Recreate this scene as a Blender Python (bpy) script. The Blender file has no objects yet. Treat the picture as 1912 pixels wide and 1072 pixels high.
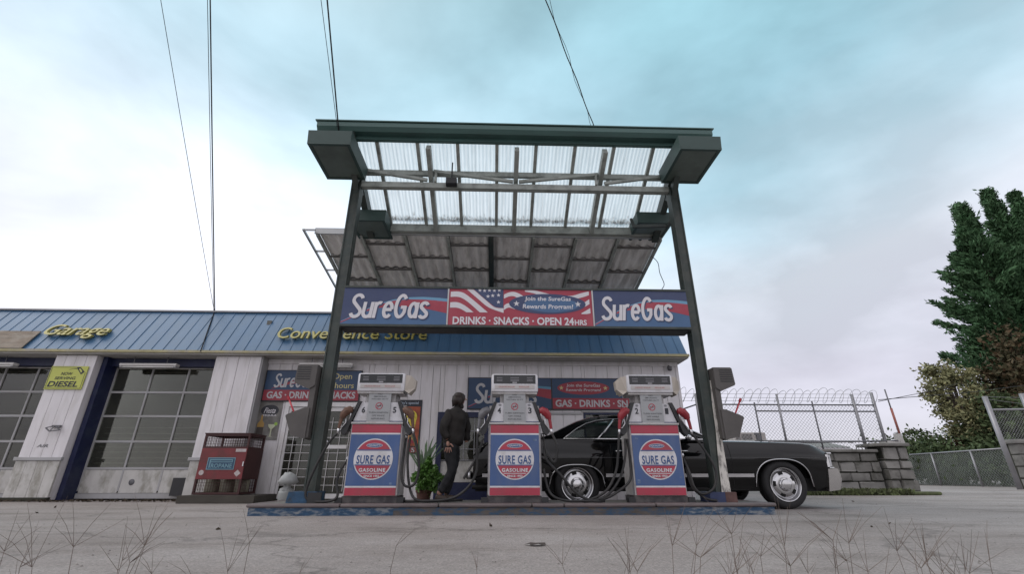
import bpy, math, random
from mathutils import Vector, Matrix
import numpy as np
R = math.radians
PI = math.pi
random.seed(7)
sc = bpy.context.scene
COL = sc.collection

# ---------------------------------------------------------------- camera
F_PX, PITCH, YAW, CAM_H = 861.0, R(22.4), R(-1.85), 0.44
cam = bpy.data.cameras.new('camera')
cam.sensor_width = 36; cam.lens = F_PX / 1912 * 36
cam.clip_start = 0.02; cam.clip_end = 3000
camo = bpy.data.objects.new('camera', cam); COL.objects.link(camo)
camo.location = (0, 0, CAM_H); camo.rotation_euler = (PI / 2 + PITCH, 0, YAW)
sc.camera = camo

def at(u, v, Y):
    """point of the place seen at photo pixel (u, v) if it stands at distance Y"""
    x = (u - 956) / F_PX; up = -(v - 536) / F_PX
    d = (x, math.cos(PITCH) - up * math.sin(PITCH), math.sin(PITCH) + up * math.cos(PITCH))
    c, s = math.cos(YAW), math.sin(YAW)
    d = (d[0] * c - d[1] * s, d[0] * s + d[1] * c, d[2])
    t = Y / d[1]
    return d[0] * t, CAM_H + d[2] * t

# ---------------------------------------------------------------- world: overcast sky
w = bpy.data.worlds.new('World'); sc.world = w; w.use_nodes = True
nt = w.node_tree; nt.nodes.clear()
def N(t, **k):
    n = nt.nodes.new(t)
    for a, b in k.items(): setattr(n, a, b)
    return n
L = lambda a, b: nt.links.new(a, b)
out = N('ShaderNodeOutputWorld'); bg = N('ShaderNodeBackground'); L(bg.outputs[0], out.inputs[0])
bg.inputs[1].default_value = 0.1
sky = N('ShaderNodeTexSky', sky_type='NISHITA'); sky.sun_disc = False
SUN_EL, SUN_AZ = R(50), R(-95)          # azimuth measured from +Y towards +X
sky.sun_elevation = SUN_EL; sky.sun_rotation = SUN_AZ
tc = N('ShaderNodeTexCoord'); sep = N('ShaderNodeSeparateXYZ'); L(tc.outputs['Generated'], sep.inputs[0])
mp = N('ShaderNodeMapping'); mp.inputs['Scale'].default_value = (1.0, 1.0, 2.1); L(tc.outputs['Generated'], mp.inputs[0])
n1 = N('ShaderNodeTexNoise'); n1.inputs['Scale'].default_value = 1.55; n1.inputs['Detail'].default_value = 6; n1.inputs['Roughness'].default_value = .48
n1.inputs['Distortion'].default_value = .15
L(mp.outputs[0], n1.inputs[0])
# elevation warped by the clouds
ma = N('ShaderNodeMath', operation='MULTIPLY_ADD'); L(n1.outputs[0], ma.inputs[0]); ma.inputs[1].default_value = .42
ma2 = N('ShaderNodeMath', operation='ADD'); L(sep.outputs[2], ma2.inputs[0]); ma2.inputs[1].default_value = -.21; L(ma2.outputs[0], ma.inputs[2])
ramp = N('ShaderNodeValToRGB'); L(ma.outputs[0], ramp.inputs[0])
cr = ramp.color_ramp
stops = [(0.0, (.415, .405, .455)), (.20, (.455, .442, .505)), (.38, (.475, .505, .555)), (.50, (.38, .485, .55)), (.64, (.255, .42, .49)), (.80, (.20, .37, .42)), (1.0, (.30, .38, .40))]
while len(cr.elements) < len(stops): cr.elements.new(.5)
for e, (p, c) in zip(cr.elements, stops): e.position = p; e.color = (*c, 1)
# cloud brightest front left; sky behind the camera raised to light the fronts
dot = N('ShaderNodeVectorMath', operation='DOT_PRODUCT'); L(tc.outputs['Generated'], dot.inputs[0])
dot.inputs[1].default_value = (math.sin(R(-30)) * math.cos(R(16)), math.cos(R(-30)) * math.cos(R(16)), math.sin(R(16)))
mr = N('ShaderNodeMapRange'); L(dot.outputs['Value'], mr.inputs[0])
mr.inputs[1].default_value = -1; mr.inputs[2].default_value = 1; mr.inputs[3].default_value = 0; mr.inputs[4].default_value = 1
r2 = N('ShaderNodeValToRGB'); L(mr.outputs[0], r2.inputs[0])
c2 = r2.color_ramp; st2 = [(0, 1), (.55, 1), (.80, .90), (.90, .98), (1, 1.32)]
while len(c2.elements) < len(st2): c2.elements.new(.5)
for e, (p, c) in zip(c2.elements, st2): e.position = p; e.color = (c, c, c, 1)
# cloud mottling
n2 = N('ShaderNodeTexNoise'); n2.inputs['Scale'].default_value = 2.3; n2.inputs['Detail'].default_value = 9; n2.inputs['Roughness'].default_value = .5
n2.inputs['Distortion'].default_value = .25
L(mp.outputs[0], n2.inputs[0])
mr2 = N('ShaderNodeMapRange'); L(n2.outputs[0], mr2.inputs[0])
for i, v in ((1, .34), (2, .66), (3, .75), (4, 1.15)): mr2.inputs[i].default_value = v
mm = N('ShaderNodeMath', operation='MULTIPLY'); L(r2.outputs[0], mm.inputs[0]); L(mr2.outputs[0], mm.inputs[1])
mm10 = N('ShaderNodeMath', operation='MULTIPLY'); L(mm.outputs[0], mm10.inputs[0]); mm10.inputs[1].default_value = 10
r4 = N('ShaderNodeMapRange'); L(sep.outputs[1], r4.inputs[0])
for i, v in ((1, -.35), (2, .45), (3, 0), (4, 1)): r4.inputs[i].default_value = v
ramp2 = N('ShaderNodeValToRGB'); L(ma.outputs[0], ramp2.inputs[0]); cq = ramp2.color_ramp
st4 = [(0.0, (.46, .45, .48)), (.25, (.53, .525, .56)), (.45, (.50, .525, .575)), (.58, (.37, .44, .495)), (.72, (.27, .37, .42)), (1.0, (.32, .38, .40))]
while len(cq.elements) < len(st4): cq.elements.new(.5)
for e, (p, c) in zip(cq.elements, st4): e.position = p; e.color = (*c, 1)
r5 = N('ShaderNodeMapRange'); L(sep.outputs[0], r5.inputs[0]); r5.interpolation_type = 'SMOOTHSTEP'
for i, v in ((1, -.55), (2, .45), (3, 0), (4, 1)): r5.inputs[i].default_value = v
mxr = N('ShaderNodeMixRGB'); L(r5.outputs[0], mxr.inputs[0]); L(ramp2.outputs[0], mxr.inputs[1]); L(ramp.outputs[0], mxr.inputs[2])
mxc = N('ShaderNodeMixRGB'); L(r4.outputs[0], mxc.inputs[0]); mxc.inputs[1].default_value = (.55, .53, .56, 1); L(mxr.outputs[0], mxc.inputs[2])
vm = N('ShaderNodeVectorMath', operation='SCALE'); L(mxc.outputs[0], vm.inputs[0]); L(mm10.outputs[0], vm.inputs['Scale'])
mix = N('ShaderNodeMixRGB'); mix.inputs[0].default_value = .93; L(sky.outputs[0], mix.inputs[1]); L(vm.outputs[0], mix.inputs[2])
L(mix.outputs[0], bg.inputs[0])

sun = bpy.data.lights.new('sun', 'SUN'); sun.energy = 0.7; sun.angle = R(40); sun.color = (1, .96, .9)
so = bpy.data.objects.new('sun', sun); COL.objects.link(so)
sd = Vector((math.sin(SUN_AZ) * math.cos(SUN_EL), math.cos(SUN_AZ) * math.cos(SUN_EL), math.sin(SUN_EL)))
so.rotation_euler = sd.to_track_quat('Z', 'Y').to_euler(); so.location = sd * 60
vs = sc.view_settings
vs.view_transform = 'Standard'; vs.look = 'None'; vs.gamma = 1; vs.use_curve_mapping = False; vs.exposure = 0.97
sc.cycles.max_bounces = 8; sc.cycles.transparent_max_bounces = 24

# ---------------------------------------------------------------- materials
MATS = {}
def mat(name, col, rough=.6, metal=0., var=.12, vscale=3., bump=0., bscale=40., spec=.5, dirt=None, dirt_amt=0., dscale=1.5, stretch=(1, 1, 1),
        coat=0., detail=5, dthr=.55, alpha=1.):
    if name in MATS: return MATS[name]
    m = bpy.data.materials.new(name); m.use_nodes = True; t = m.node_tree; b = t.nodes['Principled BSDF']
    b.inputs['Roughness'].default_value = rough; b.inputs['Metallic'].default_value = metal
    b.inputs['Specular IOR Level'].default_value = spec; b.inputs['Coat Weight'].default_value = coat; b.inputs['Coat Roughness'].default_value = .04
    g = t.nodes.new('ShaderNodeNewGeometry'); mpn = t.nodes.new('ShaderNodeMapping'); mpn.inputs['Scale'].default_value = stretch
    t.links.new(g.outputs['Position'], mpn.inputs[0])
    n = t.nodes.new('ShaderNodeTexNoise'); n.inputs['Scale'].default_value = vscale; n.inputs['Detail'].default_value = detail
    t.links.new(mpn.outputs[0], n.inputs[0])
    r = t.nodes.new('ShaderNodeMapRange'); t.links.new(n.outputs[0], r.inputs[0])
    for i, v in ((1, .25), (2, .75), (3, 1 - var), (4, 1 + var)): r.inputs[i].default_value = v
    s = t.nodes.new('ShaderNodeVectorMath'); s.operation = 'SCALE'; s.inputs[0].default_value = col; t.links.new(r.outputs[0], s.inputs['Scale'])
    last = s.outputs[0]
    if dirt:
        n3 = t.nodes.new('ShaderNodeTexNoise'); n3.inputs['Scale'].default_value = dscale; n3.inputs['Detail'].default_value = 8; n3.inputs['Roughness'].default_value = .65
        t.links.new(mpn.outputs[0], n3.inputs[0])
        r3 = t.nodes.new('ShaderNodeMapRange'); t.links.new(n3.outputs[0], r3.inputs[0])
        for i, v in ((1, dthr - .08), (2, dthr + .08), (3, 0), (4, dirt_amt)): r3.inputs[i].default_value = v
        mx = t.nodes.new('ShaderNodeMixRGB'); t.links.new(r3.outputs[0], mx.inputs[0]); t.links.new(last, mx.inputs[1]); mx.inputs[2].default_value = (*dirt, 1)
        last = mx.outputs[0]
    t.links.new(last, b.inputs['Base Color'])
    if bump:
        nb = t.nodes.new('ShaderNodeTexNoise'); nb.inputs['Scale'].default_value = bscale; nb.inputs['Detail'].default_value = 4
        t.links.new(g.outputs['Position'], nb.inputs[0])
        bp = t.nodes.new('ShaderNodeBump'); bp.inputs['Strength'].default_value = bump; bp.inputs['Distance'].default_value = .01
        t.links.new(nb.outputs[0], bp.inputs['Height']); t.links.new(bp.outputs[0], b.inputs['Normal'])
    MATS[name] = m
    return m

def glass_mat(name, tint=(.55, .58, .56), refl=1.0, rough=.02, dust=0.):
    m = bpy.data.materials.new(name); m.use_nodes = True; t = m.node_tree; t.nodes.clear()
    o = t.nodes.new('ShaderNodeOutputMaterial'); mx = t.nodes.new('ShaderNodeMixShader'); tr = t.nodes.new('ShaderNodeBsdfTransparent'); gl = t.nodes.new('ShaderNodeBsdfGlossy')
    fr = t.nodes.new('ShaderNodeFresnel'); fr.inputs[0].default_value = 1.5
    ml = t.nodes.new('ShaderNodeMath'); ml.operation = 'MULTIPLY'; ml.inputs[1].default_value = refl; ml.use_clamp = True
    tr.inputs[0].default_value = (*tint, 1); gl.inputs[0].default_value = (.9, .9, .9, 1); gl.inputs[1].default_value = rough
    t.links.new(fr.outputs[0], ml.inputs[0]); t.links.new(ml.outputs[0], mx.inputs[0]); t.links.new(tr.outputs[0], mx.inputs[1]); t.links.new(gl.outputs[0], mx.inputs[2])
    if dust:
        df = t.nodes.new('ShaderNodeBsdfDiffuse'); df.inputs[0].default_value = (.36, .36, .30, 1); m2 = t.nodes.new('ShaderNodeMixShader')
        g = t.nodes.new('ShaderNodeNewGeometry'); n = t.nodes.new('ShaderNodeTexNoise'); n.inputs['Scale'].default_value = 1.7; n.inputs['Detail'].default_value = 6; t.links.new(g.outputs['Position'], n.inputs[0])
        q = t.nodes.new('ShaderNodeMapRange'); t.links.new(n.outputs[0], q.inputs[0])
        for i, v in ((1, .3), (2, .7), (3, dust * .4), (4, dust * 1.6)): q.inputs[i].default_value = v
        t.links.new(q.outputs[0], m2.inputs[0]); t.links.new(mx.outputs[0], m2.inputs[1]); t.links.new(df.outputs[0], m2.inputs[2]); t.links.new(m2.outputs[0], o.inputs[0])
    else: t.links.new(mx.outputs[0], o.inputs[0])
    MATS[name] = m
    return m

def sheet_mat(name):
    m = bpy.data.materials.new(name); m.use_nodes = True; t = m.node_tree; t.nodes.clear()
    o = t.nodes.new('ShaderNodeOutputMaterial'); a = t.nodes.new('ShaderNodeMixShader'); tr = t.nodes.new('ShaderNodeBsdfTransparent'); tl = t.nodes.new('ShaderNodeBsdfTranslucent')
    g = t.nodes.new('ShaderNodeNewGeometry'); mpn = t.nodes.new('ShaderNodeMapping'); mpn.inputs['Scale'].default_value = (18, .7, .7); t.links.new(g.outputs['Position'], mpn.inputs[0])
    n = t.nodes.new('ShaderNodeTexNoise'); n.inputs['Scale'].default_value = 1.6; n.inputs['Detail'].default_value = 7; n.inputs['Roughness'].default_value = .7; t.links.new(mpn.outputs[0], n.inputs[0])
    r = t.nodes.new('ShaderNodeValToRGB'); t.links.new(n.outputs[0], r.inputs[0])
    r.color_ramp.elements[0].position = .30; r.color_ramp.elements[0].color = (.56, .575, .58, 1)
    r.color_ramp.elements[1].position = .56; r.color_ramp.elements[1].color = (.78, .80, .81, 1)
    t.links.new(r.outputs[0], tl.inputs[0]); t.links.new(r.outputs[0], tr.inputs[0])
    a.inputs[0].default_value = .72
    t.links.new(tr.outputs[0], a.inputs[1]); t.links.new(tl.outputs[0], a.inputs[2]); t.links.new(a.outputs[0], o.inputs[0]); MATS[name] = m
    return m

white_board = mat('white painted board', (.66, .64, .66), .55, var=.07, vscale=2, dirt=(.40, .38, .35), dirt_amt=.35, dscale=2.2, stretch=(3, 3, .5), bump=.12, bscale=25)
white_low = mat('grimy white board', (.50, .49, .47), .6, var=.1, dirt=(.16, .15, .11), dirt_amt=.6, dscale=2.5, stretch=(2, 2, 1), bump=.2, bscale=25)
white_clean = mat('white painted metal', (.66, .65, .66), .4, var=.05, dirt=(.42, .38, .34), dirt_amt=.35, dscale=5, bump=.03)
grey_trim = mat('grey trim paint', (.36, .36, .37), .55, var=.12, dirt=(.2, .19, .17), dirt_amt=.4)
navy = mat('navy painted wood', (.005, .010, .050), .5, var=.2, dirt=(.03, .04, .07), dirt_amt=.5, dscale=4)
blue_metal = mat('blue roof metal', (.052, .128, .235), .5, var=.14, vscale=1.2, dirt=(.08, .14, .21), dirt_amt=.4, dscale=1.1, stretch=(2, 1, .6), bump=.05, bscale=8)
yellow_trim = mat('faded yellow trim', (.34, .31, .17), .6, var=.2, vscale=6, dirt=(.32, .30, .27), dirt_amt=.8, dscale=2.5)
yellow_let = mat('yellow letter face', (.34, .31, .085), .5, var=.15, vscale=8, dirt=(.34, .31, .12), dirt_amt=.5, dscale=9)
plywood = mat('weathered plywood', (.20, .165, .13), .85, var=.25, vscale=5, stretch=(1, 1, 3), dirt=(.34, .32, .28), dirt_amt=.4, dscale=3, bump=.3)
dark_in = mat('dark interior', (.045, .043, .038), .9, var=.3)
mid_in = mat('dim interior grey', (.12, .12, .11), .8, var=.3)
pane_m = glass_mat('dusty window glass', (.62, .64, .58), 1.3, .03, .055)
carglass = glass_mat('car glass', (.42, .46, .44), 1.3, .01)
steel_dk = mat('dark green steel', (.028, .040, .036), .5, var=.3, vscale=5, dirt=(.06, .065, .055), dirt_amt=.6, dscale=6, bump=.1)
steel_peel = mat('peeling painted steel', (.56, .54, .50), .7, var=.15, dirt=(.035, .03, .03), dirt_amt=.95, dscale=11, dthr=.55, bump=.3, stretch=(1.6, 1, .6))
beam_m = mat('grey green beam paint', (.33, .355, .33), .5, var=.12, vscale=4, dirt=(.09, .10, .09), dirt_amt=.5, dscale=5, bump=.06)
gutter_m = mat('teal green gutter', (.05, .11, .10), .45, var=.12, vscale=2, dirt=(.03, .05, .05), dirt_amt=.4, stretch=(.4, 1, 5))
lightbox_m = mat('light box shell', (.034, .066, .059), .5, var=.15, dirt=(.02, .03, .028), dirt_amt=.4)
lens_m = mat('dusty lamp lens', (.10, .13, .115), .35, var=.15, vscale=4, dirt=(.055, .07, .06), dirt_amt=.6)
corr_m = mat('corrugated grey sheet', (.80, .79, .77), .7, var=.18, vscale=2.5, dirt=(.40, .385, .36), dirt_amt=.6, dscale=3, stretch=(3, .6, 1), bump=.15)
sheet_m = sheet_mat('translucent fibreglass')
grime = mat('leaf grime', (.03, .032, .025), .9)
alu = mat('dull aluminium', (.42, .43, .43), .4, .6, var=.08, dirt=(.25, .25, .24), dirt_amt=.4)
sign_navy = mat('sign navy blue', (.034, .052, .128), .45, var=.10, vscale=2, dirt=(.07, .085, .15), dirt_amt=.4)
sign_blue = mat('sign mid blue', (.055, .125, .25), .45, var=.10, vscale=2)
sign_lblue = mat('sign light blue', (.13, .29, .44), .45, var=.06)
sign_red = mat('sign red', (.32, .035, .062), .45, var=.08, vscale=3, dirt=(.40, .12, .14), dirt_amt=.25)
sign_white = mat('sign white', (.60, .59, .62), .45, var=.05)
sign_cream = mat('sign cream yellow', (.48, .42, .20), .5, var=.06)
sign_dk = mat('dark sign lettering', (.02, .022, .03), .5)
wsign_blue = mat('wall sign blue', (.022, .052, .115), .45, var=.15, vscale=2)
wsign_red = mat('wall sign red', (.27, .028, .045), .45, var=.1)
wsign_white = mat('wall sign white', (.42, .42, .44), .45, var=.06)
wsign_lb = mat('wall sign pale blue', (.08, .22, .33), .45)
pump_blue = mat('pump panel blue', (.046, .095, .235), .36, var=.12, vscale=2, dirt=(.10, .13, .22), dirt_amt=.35, dscale=3.5, stretch=(2, 2, .6))
pump_red = mat('pump panel red', (.36, .035, .065), .36, var=.12, vscale=3, dirt=(.22, .06, .07), dirt_amt=.5, dscale=4)
pump_white = mat('pump panel white', (.58, .58, .61), .38, var=.08, dirt=(.36, .34, .31), dirt_amt=.4, dscale=7, dthr=.56)
pump_metal = mat('pump side metal', (.42, .41, .41), .4, var=.1, dirt=(.2, .17, .14), dirt_amt=.5, dscale=7)
plate_m = mat('aluminium warning plate', (.30, .31, .32), .4, .3, var=.05)
black_pl = mat('black plastic', (.018, .019, .021), .45, var=.2)
rubber = mat('black rubber', (.014, .014, .015), .6, var=.25, vscale=9, dirt=(.045, .04, .037), dirt_amt=.4, dscale=6)
dial_m = mat('pump display dark', (.012, .014, .016), .12, var=.2)
dial_g = mat('pump dial grey', (.10, .10, .11), .4)
red_pl = mat('red nozzle plastic', (.24, .016, .026), .4, var=.15)
brown_pl = mat('faded brown nozzle', (.11, .055, .035), .6, var=.3, vscale=20)
bag_m = mat('cloudy plastic hood', (.42, .38, .33), .5, var=.12)
chrome = mat('chrome', (.50, .50, .51), .12, 1., var=.03)
chrome_d = mat('dull chrome', (.55, .55, .57), .25, 1., var=.1)
carpaint = mat('black car paint', (.0018, .002, .0024), .14, var=.1, coat=.7, spec=.1)
carunder = mat('car underside', (.006, .006, .006), .8)
seat_m = mat('car seat vinyl', (.02, .019, .018), .5)
box_grey = mat('grey service box plastic', (.072, .066, .063), .55, var=.12, vscale=4, dirt=(.10, .095, .09), dirt_amt=.4, dscale=5, bump=.05)
red_stick = mat('red handle', (.40, .02, .035), .4)
kerb_blue = mat('peeling blue kerb paint', (.016, .060, .125), .6, var=.35, vscale=14, dirt=(.25, .26, .26), dirt_amt=.85, dscale=7, dthr=.55, stretch=(1, 1, 3), bump=.4, bscale=30)
kerb_brown = mat('bare kerb steel', (.085, .075, .068), .75, var=.3, vscale=6, dirt=(.018, .065, .13), dirt_amt=.9, dscale=6.5, dthr=.52, stretch=(1, 1, 3), bump=.4, bscale=30)
kerb_nose = mat('worn kerb nosing', (.14, .115, .115), .55, var=.25, vscale=5, dirt=(.05, .045, .045), dirt_amt=.6, dscale=5, stretch=(.5, 1, 4), bump=.3)
island_top = mat('island concrete', (.15, .145, .135), .8, var=.2, vscale=6, bump=.4, dirt=(.06, .06, .055), dirt_amt=.5)
prop_red = mat('oxide red cage paint', (.17, .025, .030), .55, var=.2, vscale=4, dirt=(.07, .03, .025), dirt_amt=.6, dscale=5, bump=.1)
prop_dk = mat('dark cage frame', (.050, .014, .014), .6, var=.2)
gas_cyl = mat('gas cylinder paint', (.16, .15, .11), .5, var=.15)
stone_m = mat('rough grey stone', (.165, .16, .15), .85, var=.28, vscale=3.2, bump=.9, bscale=14, dirt=(.055, .055, .045), dirt_amt=.75, dscale=2.4, dthr=.58)
stone_m2 = mat('pale rough stone', (.21, .205, .195), .85, var=.22, vscale=3.2, bump=.9, bscale=14, dirt=(.09, .085, .07), dirt_amt=.6, dscale=2.2, dthr=.6)
mortar_m = mat('dark mossy joint', (.035, .036, .027), .95, var=.3, bump=.5)
galv = mat('galvanised steel', (.26, .26, .275), .45, .5, var=.12)
galv_dk = mat('dark fence steel', (.13, .13, .14), .5, .3, var=.15)
wire_m = mat('fence wire', (.30, .30, .31), .5, .4)
screen_m = mat('green fence netting', (.10, .125, .10), .9, var=.25, vscale=2)
hvac_m = mat('beige unit housing', (.36, .33, .31), .6, var=.1)
slat_dk = mat('dark louvre', (.10, .09, .09), .6)
cable_m = mat('black cable', (.012, .013, .016), .6)
bark = mat('tree bark', (.07, .055, .042), .9, var=.3, vscale=8, bump=.6)
conifer_m = mat('conifer foliage', (.052, .112, .052), .7, var=.6, vscale=.9, detail=8, spec=.2, dirt=(.075, .13, .06), dirt_amt=.5, dscale=2.2)
decid_m = mat('yellowing leaves', (.20, .205, .11), .7, var=.5, vscale=2, detail=8, spec=.2, dirt=(.22, .17, .07), dirt_amt=.5, dscale=3)
brown_lv = mat('rusty dark leaves', (.055, .05, .026), .7, var=.5, vscale=1.5, detail=8, spec=.2, dirt=(.12, .06, .035), dirt_amt=.6, dscale=1.4)
shrub_lv = mat('shrub leaves', (.055, .082, .035), .7, var=.6, vscale=1.5, detail=8, spec=.2, dirt=(.10, .12, .06), dirt_amt=.5, dscale=1.2)
plant_lv = mat('bright bedding leaves', (.085, .19, .035), .5, var=.5, vscale=14)
spike_lv = mat('spiky dracaena leaves', (.09, .15, .075), .5, var=.35, vscale=8)
terracotta = mat('terracotta', (.09, .04, .03), .8, var=.2)
weed_m = mat('dead grass stem', (.125, .095, .078), .8, var=.3)
moss_m = mat('moss and grass strip', (.08, .10, .04), .95, var=.5, vscale=8, dirt=(.05, .045, .035), dirt_amt=.7, dscale=5)
skin_m = mat('skin', (.36, .20, .15), .5, var=.08, vscale=20)
jacket_m = mat('dark brown jacket cloth', (.014, .0115, .010), .8, var=.3, vscale=12, bump=.35, bscale=60)
jeans_m = mat('black jeans', (.010, .0105, .013), .75, var=.3, vscale=14, bump=.3, bscale=70)
hair_m = mat('dark brown hair', (.020, .012, .009), .5, var=.4, vscale=30, stretch=(6, 6, 1))
boot_m = mat('brown leather boot', (.06, .042, .032), .6, var=.2)
lamp_m = mat('fluorescent fixture', (.62, .61, .60), .5, var=.06, dirt=(.4, .38, .34), dirt_amt=.4)
tube_m = mat('unlit fluorescent tube', (.75, .75, .74), .3)
diesel_y = mat('diesel sign yellow', (.47, .50, .11), .5, var=.06)

# ---------------------------------------------------------------- mesh helpers
class MB:
    def __init__(s): s.v = []; s.f = []; s.smooth = False
    def add(s, vs, fs):
        o = len(s.v); s.v += [tuple(p) for p in vs]; s.f += [tuple(i + o for i in f) for f in fs]; return s
    def box(s, x0, x1, y0, y1, z0, z1, M=None, bev=0):
        if x0 > x1: x0, x1 = x1, x0
        if y0 > y1: y0, y1 = y1, y0
        if z0 > z1: z0, z1 = z1, z0
        if bev:
            import bmesh
            bm = bmesh.new(); bmesh.ops.create_cube(bm, size=1)
            for v in bm.verts: v.co = Vector(((v.co.x + .5) * (x1 - x0) + x0, (v.co.y + .5) * (y1 - y0) + y0, (v.co.z + .5) * (z1 - z0) + z0))
            bmesh.ops.bevel(bm, geom=bm.edges[:], offset=min(bev, .45 * min(x1 - x0, y1 - y0, z1 - z0)), segments=2, affect='EDGES', profile=.5)
            bm.verts.index_update(); vs = [v.co.copy() for v in bm.verts]; fs = [[v.index for v in f.verts] for f in bm.faces]; bm.free()
        else:
            vs = [Vector(p) for p in ((x0, y0, z0), (x1, y0, z0), (x1, y1, z0), (x0, y1, z0), (x0, y0, z1), (x1, y0, z1), (x1, y1, z1), (x0, y1, z1))]
            fs = [(0, 3, 2, 1), (4, 5, 6, 7), (0, 1, 5, 4), (1, 2, 6, 5), (2, 3, 7, 6), (3, 0, 4, 7)]
        if M is not None: vs = [M @ v for v in vs]
        return s.add(vs, fs)
    def bar(s, a, b, wx, wz=None, up=(0, 0, 1)):
        """rectangular bar from a to b"""
        wz = wz or wx; a = Vector(a); b = Vector(b); d = (b - a).normalized(); u = Vector(up)
        if abs(d.dot(u)) > .98: u = Vector((0, 1, 0))
        r = d.cross(u).normalized(); u = r.cross(d)
        vs = []
        for p in (a, b):
            for i, j in ((-1, -1), (1, -1), (1, 1), (-1, 1)): vs.append(p + r * (i * wx / 2) + u * (j * wz / 2))
        return s.add(vs, [(0, 1, 2, 3), (7, 6, 5, 4), (0, 4, 5, 1), (1, 5, 6, 2), (2, 6, 7, 3), (3, 7, 4, 0)])
    def tube(s, pts, r, n=8, cap=True):
        pts = [Vector(p) for p in pts]; rs = r if isinstance(r, (list, tuple)) else [r] * len(pts)
        vs = []; fs = []; prev = None
        for i, p in enumerate(pts):
            d = (pts[min(i + 1, len(pts) - 1)] - pts[max(i - 1, 0)]).normalized()
            if prev is None:
                a = Vector((0, 0, 1)) if abs(d.z) < .9 else Vector((1, 0, 0)); u = d.cross(a).normalized()
            else:
                u = (prev - d * prev.dot(d)).normalized()
            prev = u; w_ = d.cross(u)
            for k in range(n):
                t = 2 * PI * k / n; vs.append(p + (u * math.cos(t) + w_ * math.sin(t)) * rs[i])
        for i in range(len(pts) - 1):
            for k in range(n):
                k2 = (k + 1) % n; fs.append((i * n + k, i * n + k2, (i + 1) * n + k2, (i + 1) * n + k))
        if cap: fs.append(tuple(range(n))[::-1]); fs.append(tuple(range((len(pts) - 1) * n, len(pts) * n)))
        return s.add(vs, fs)
    def lathe(s, prof, c, axis='Z', n=32, sy=1.):
        """prof: (radius, height) pairs; axis Z up or Y (height grows towards -Y)"""
        vs = []; fs = []
        for r_, h in prof:
            for k in range(n):
                t = 2 * PI * k / n
                if axis == 'Z': vs.append((c[0] + r_ * math.cos(t), c[1] + r_ * math.sin(t) * sy, c[2] + h))
                else: vs.append((c[0] + r_ * math.cos(t), c[1] - h, c[2] + r_ * math.sin(t) * sy))
        for i in range(len(prof) - 1):
            for k in range(n):
                k2 = (k + 1) % n; fs.append((i * n + k, i * n + k2, (i + 1) * n + k2, (i + 1) * n + k))
        return s.add(vs, fs)
    def prism(s, poly, y0, y1):
        """poly in (x, z), extruded from y0 to y1"""
        n = len(poly); vs = [(x, y0, z) for x, z in poly] + [(x, y1, z) for x, z in poly]
        fs = [tuple(range(n)), tuple(range(2 * n - 1, n - 1, -1))] + [(i, i + n, (i + 1) % n + n, (i + 1) % n) for i in range(n)]
        return s.add(vs, fs)
    def prismx(s, poly, x0, x1):
        n = len(poly); vs = [(x0, y, z) for y, z in poly] + [(x1, y, z) for y, z in poly]
        fs = [tuple(range(n)), tuple(range(2 * n - 1, n - 1, -1))] + [(i, i + n, (i + 1) % n + n, (i + 1) % n) for i in range(n)]
        return s.add(vs, fs)
    def flat(s, poly, y):
        return s.add([(x, y, z) for x, z in poly], [tuple(range(len(poly)))])
    def ribbon(s, top, bot, y):
        n = len(top); return s.add([(x, y, z) for x, z in top] + [(x, y, z) for x, z in bot], [(i, i + 1, n + i + 1, n + i) for i in range(n - 1)])
    def stroke(s, pts, w_, y, xf):
        """constant-width pen stroke in unit space, xf maps to (x, z)"""
        n = len(pts); t = []; b = []
        for i in range(n):
            p0 = pts[max(i - 1, 0)]; p1 = pts[min(i + 1, n - 1)]; dx, dz = p1[0] - p0[0], p1[1] - p0[1]; l = math.hypot(dx, dz) or 1
            nx, nz = -dz / l * w_ / 2, dx / l * w_ / 2; t.append(xf(pts[i][0] + nx, pts[i][1] + nz)); b.append(xf(pts[i][0] - nx, pts[i][1] - nz))
        return s.ribbon(t, b, y)

ORG = {}
def put(name, mb, m, parent=None, org=(0, 0, 0), smooth=False):
    """link a builder as one mesh object; verts are given in world space (or in the parent thing's build space)"""
    po = ORG.get(parent.name if parent else None, (0, 0, 0)) if parent else org
    me = bpy.data.meshes.new(name)
    me.from_pydata([(x - po[0], y - po[1], z - po[2]) for x, y, z in mb.v], [], mb.f)
    me.materials.append(m)
    if smooth: me.polygons.foreach_set('use_smooth', [True] * len(me.polygons))
    o = bpy.data.objects.new(name, me); COL.objects.link(o)
    if parent: o.parent = parent; ORG[o.name] = po
    else: o.location = org; ORG[o.name] = tuple(org)
    if smooth == 'auto':
        try: me.set_sharp_from_angle(angle=R(35))
        except Exception: pass
    return o
def tag(o, label, cat, group=None, kind=None):
    o['label'] = label; o['category'] = cat
    if group: o['group'] = group
    if kind: o['kind'] = kind
    return o
def thing(name, loc, label, cat, group=None):
    o = bpy.data.objects.new(name, None); o.empty_display_size = .2; COL.objects.link(o); o.location = loc; ORG[o.name] = tuple(loc)
    return tag(o, label, cat, group)
def structure(o): o['kind'] = 'structure'; return o
def kids(o): return list(o.children)
def copy_tree(o, parent=None):
    c = o.copy(); COL.objects.link(c); c.parent = parent
    ORG[c.name] = ORG.get(o.name, (0, 0, 0))
    for ch in kids(o): copy_tree(ch, c)
    return c

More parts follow.
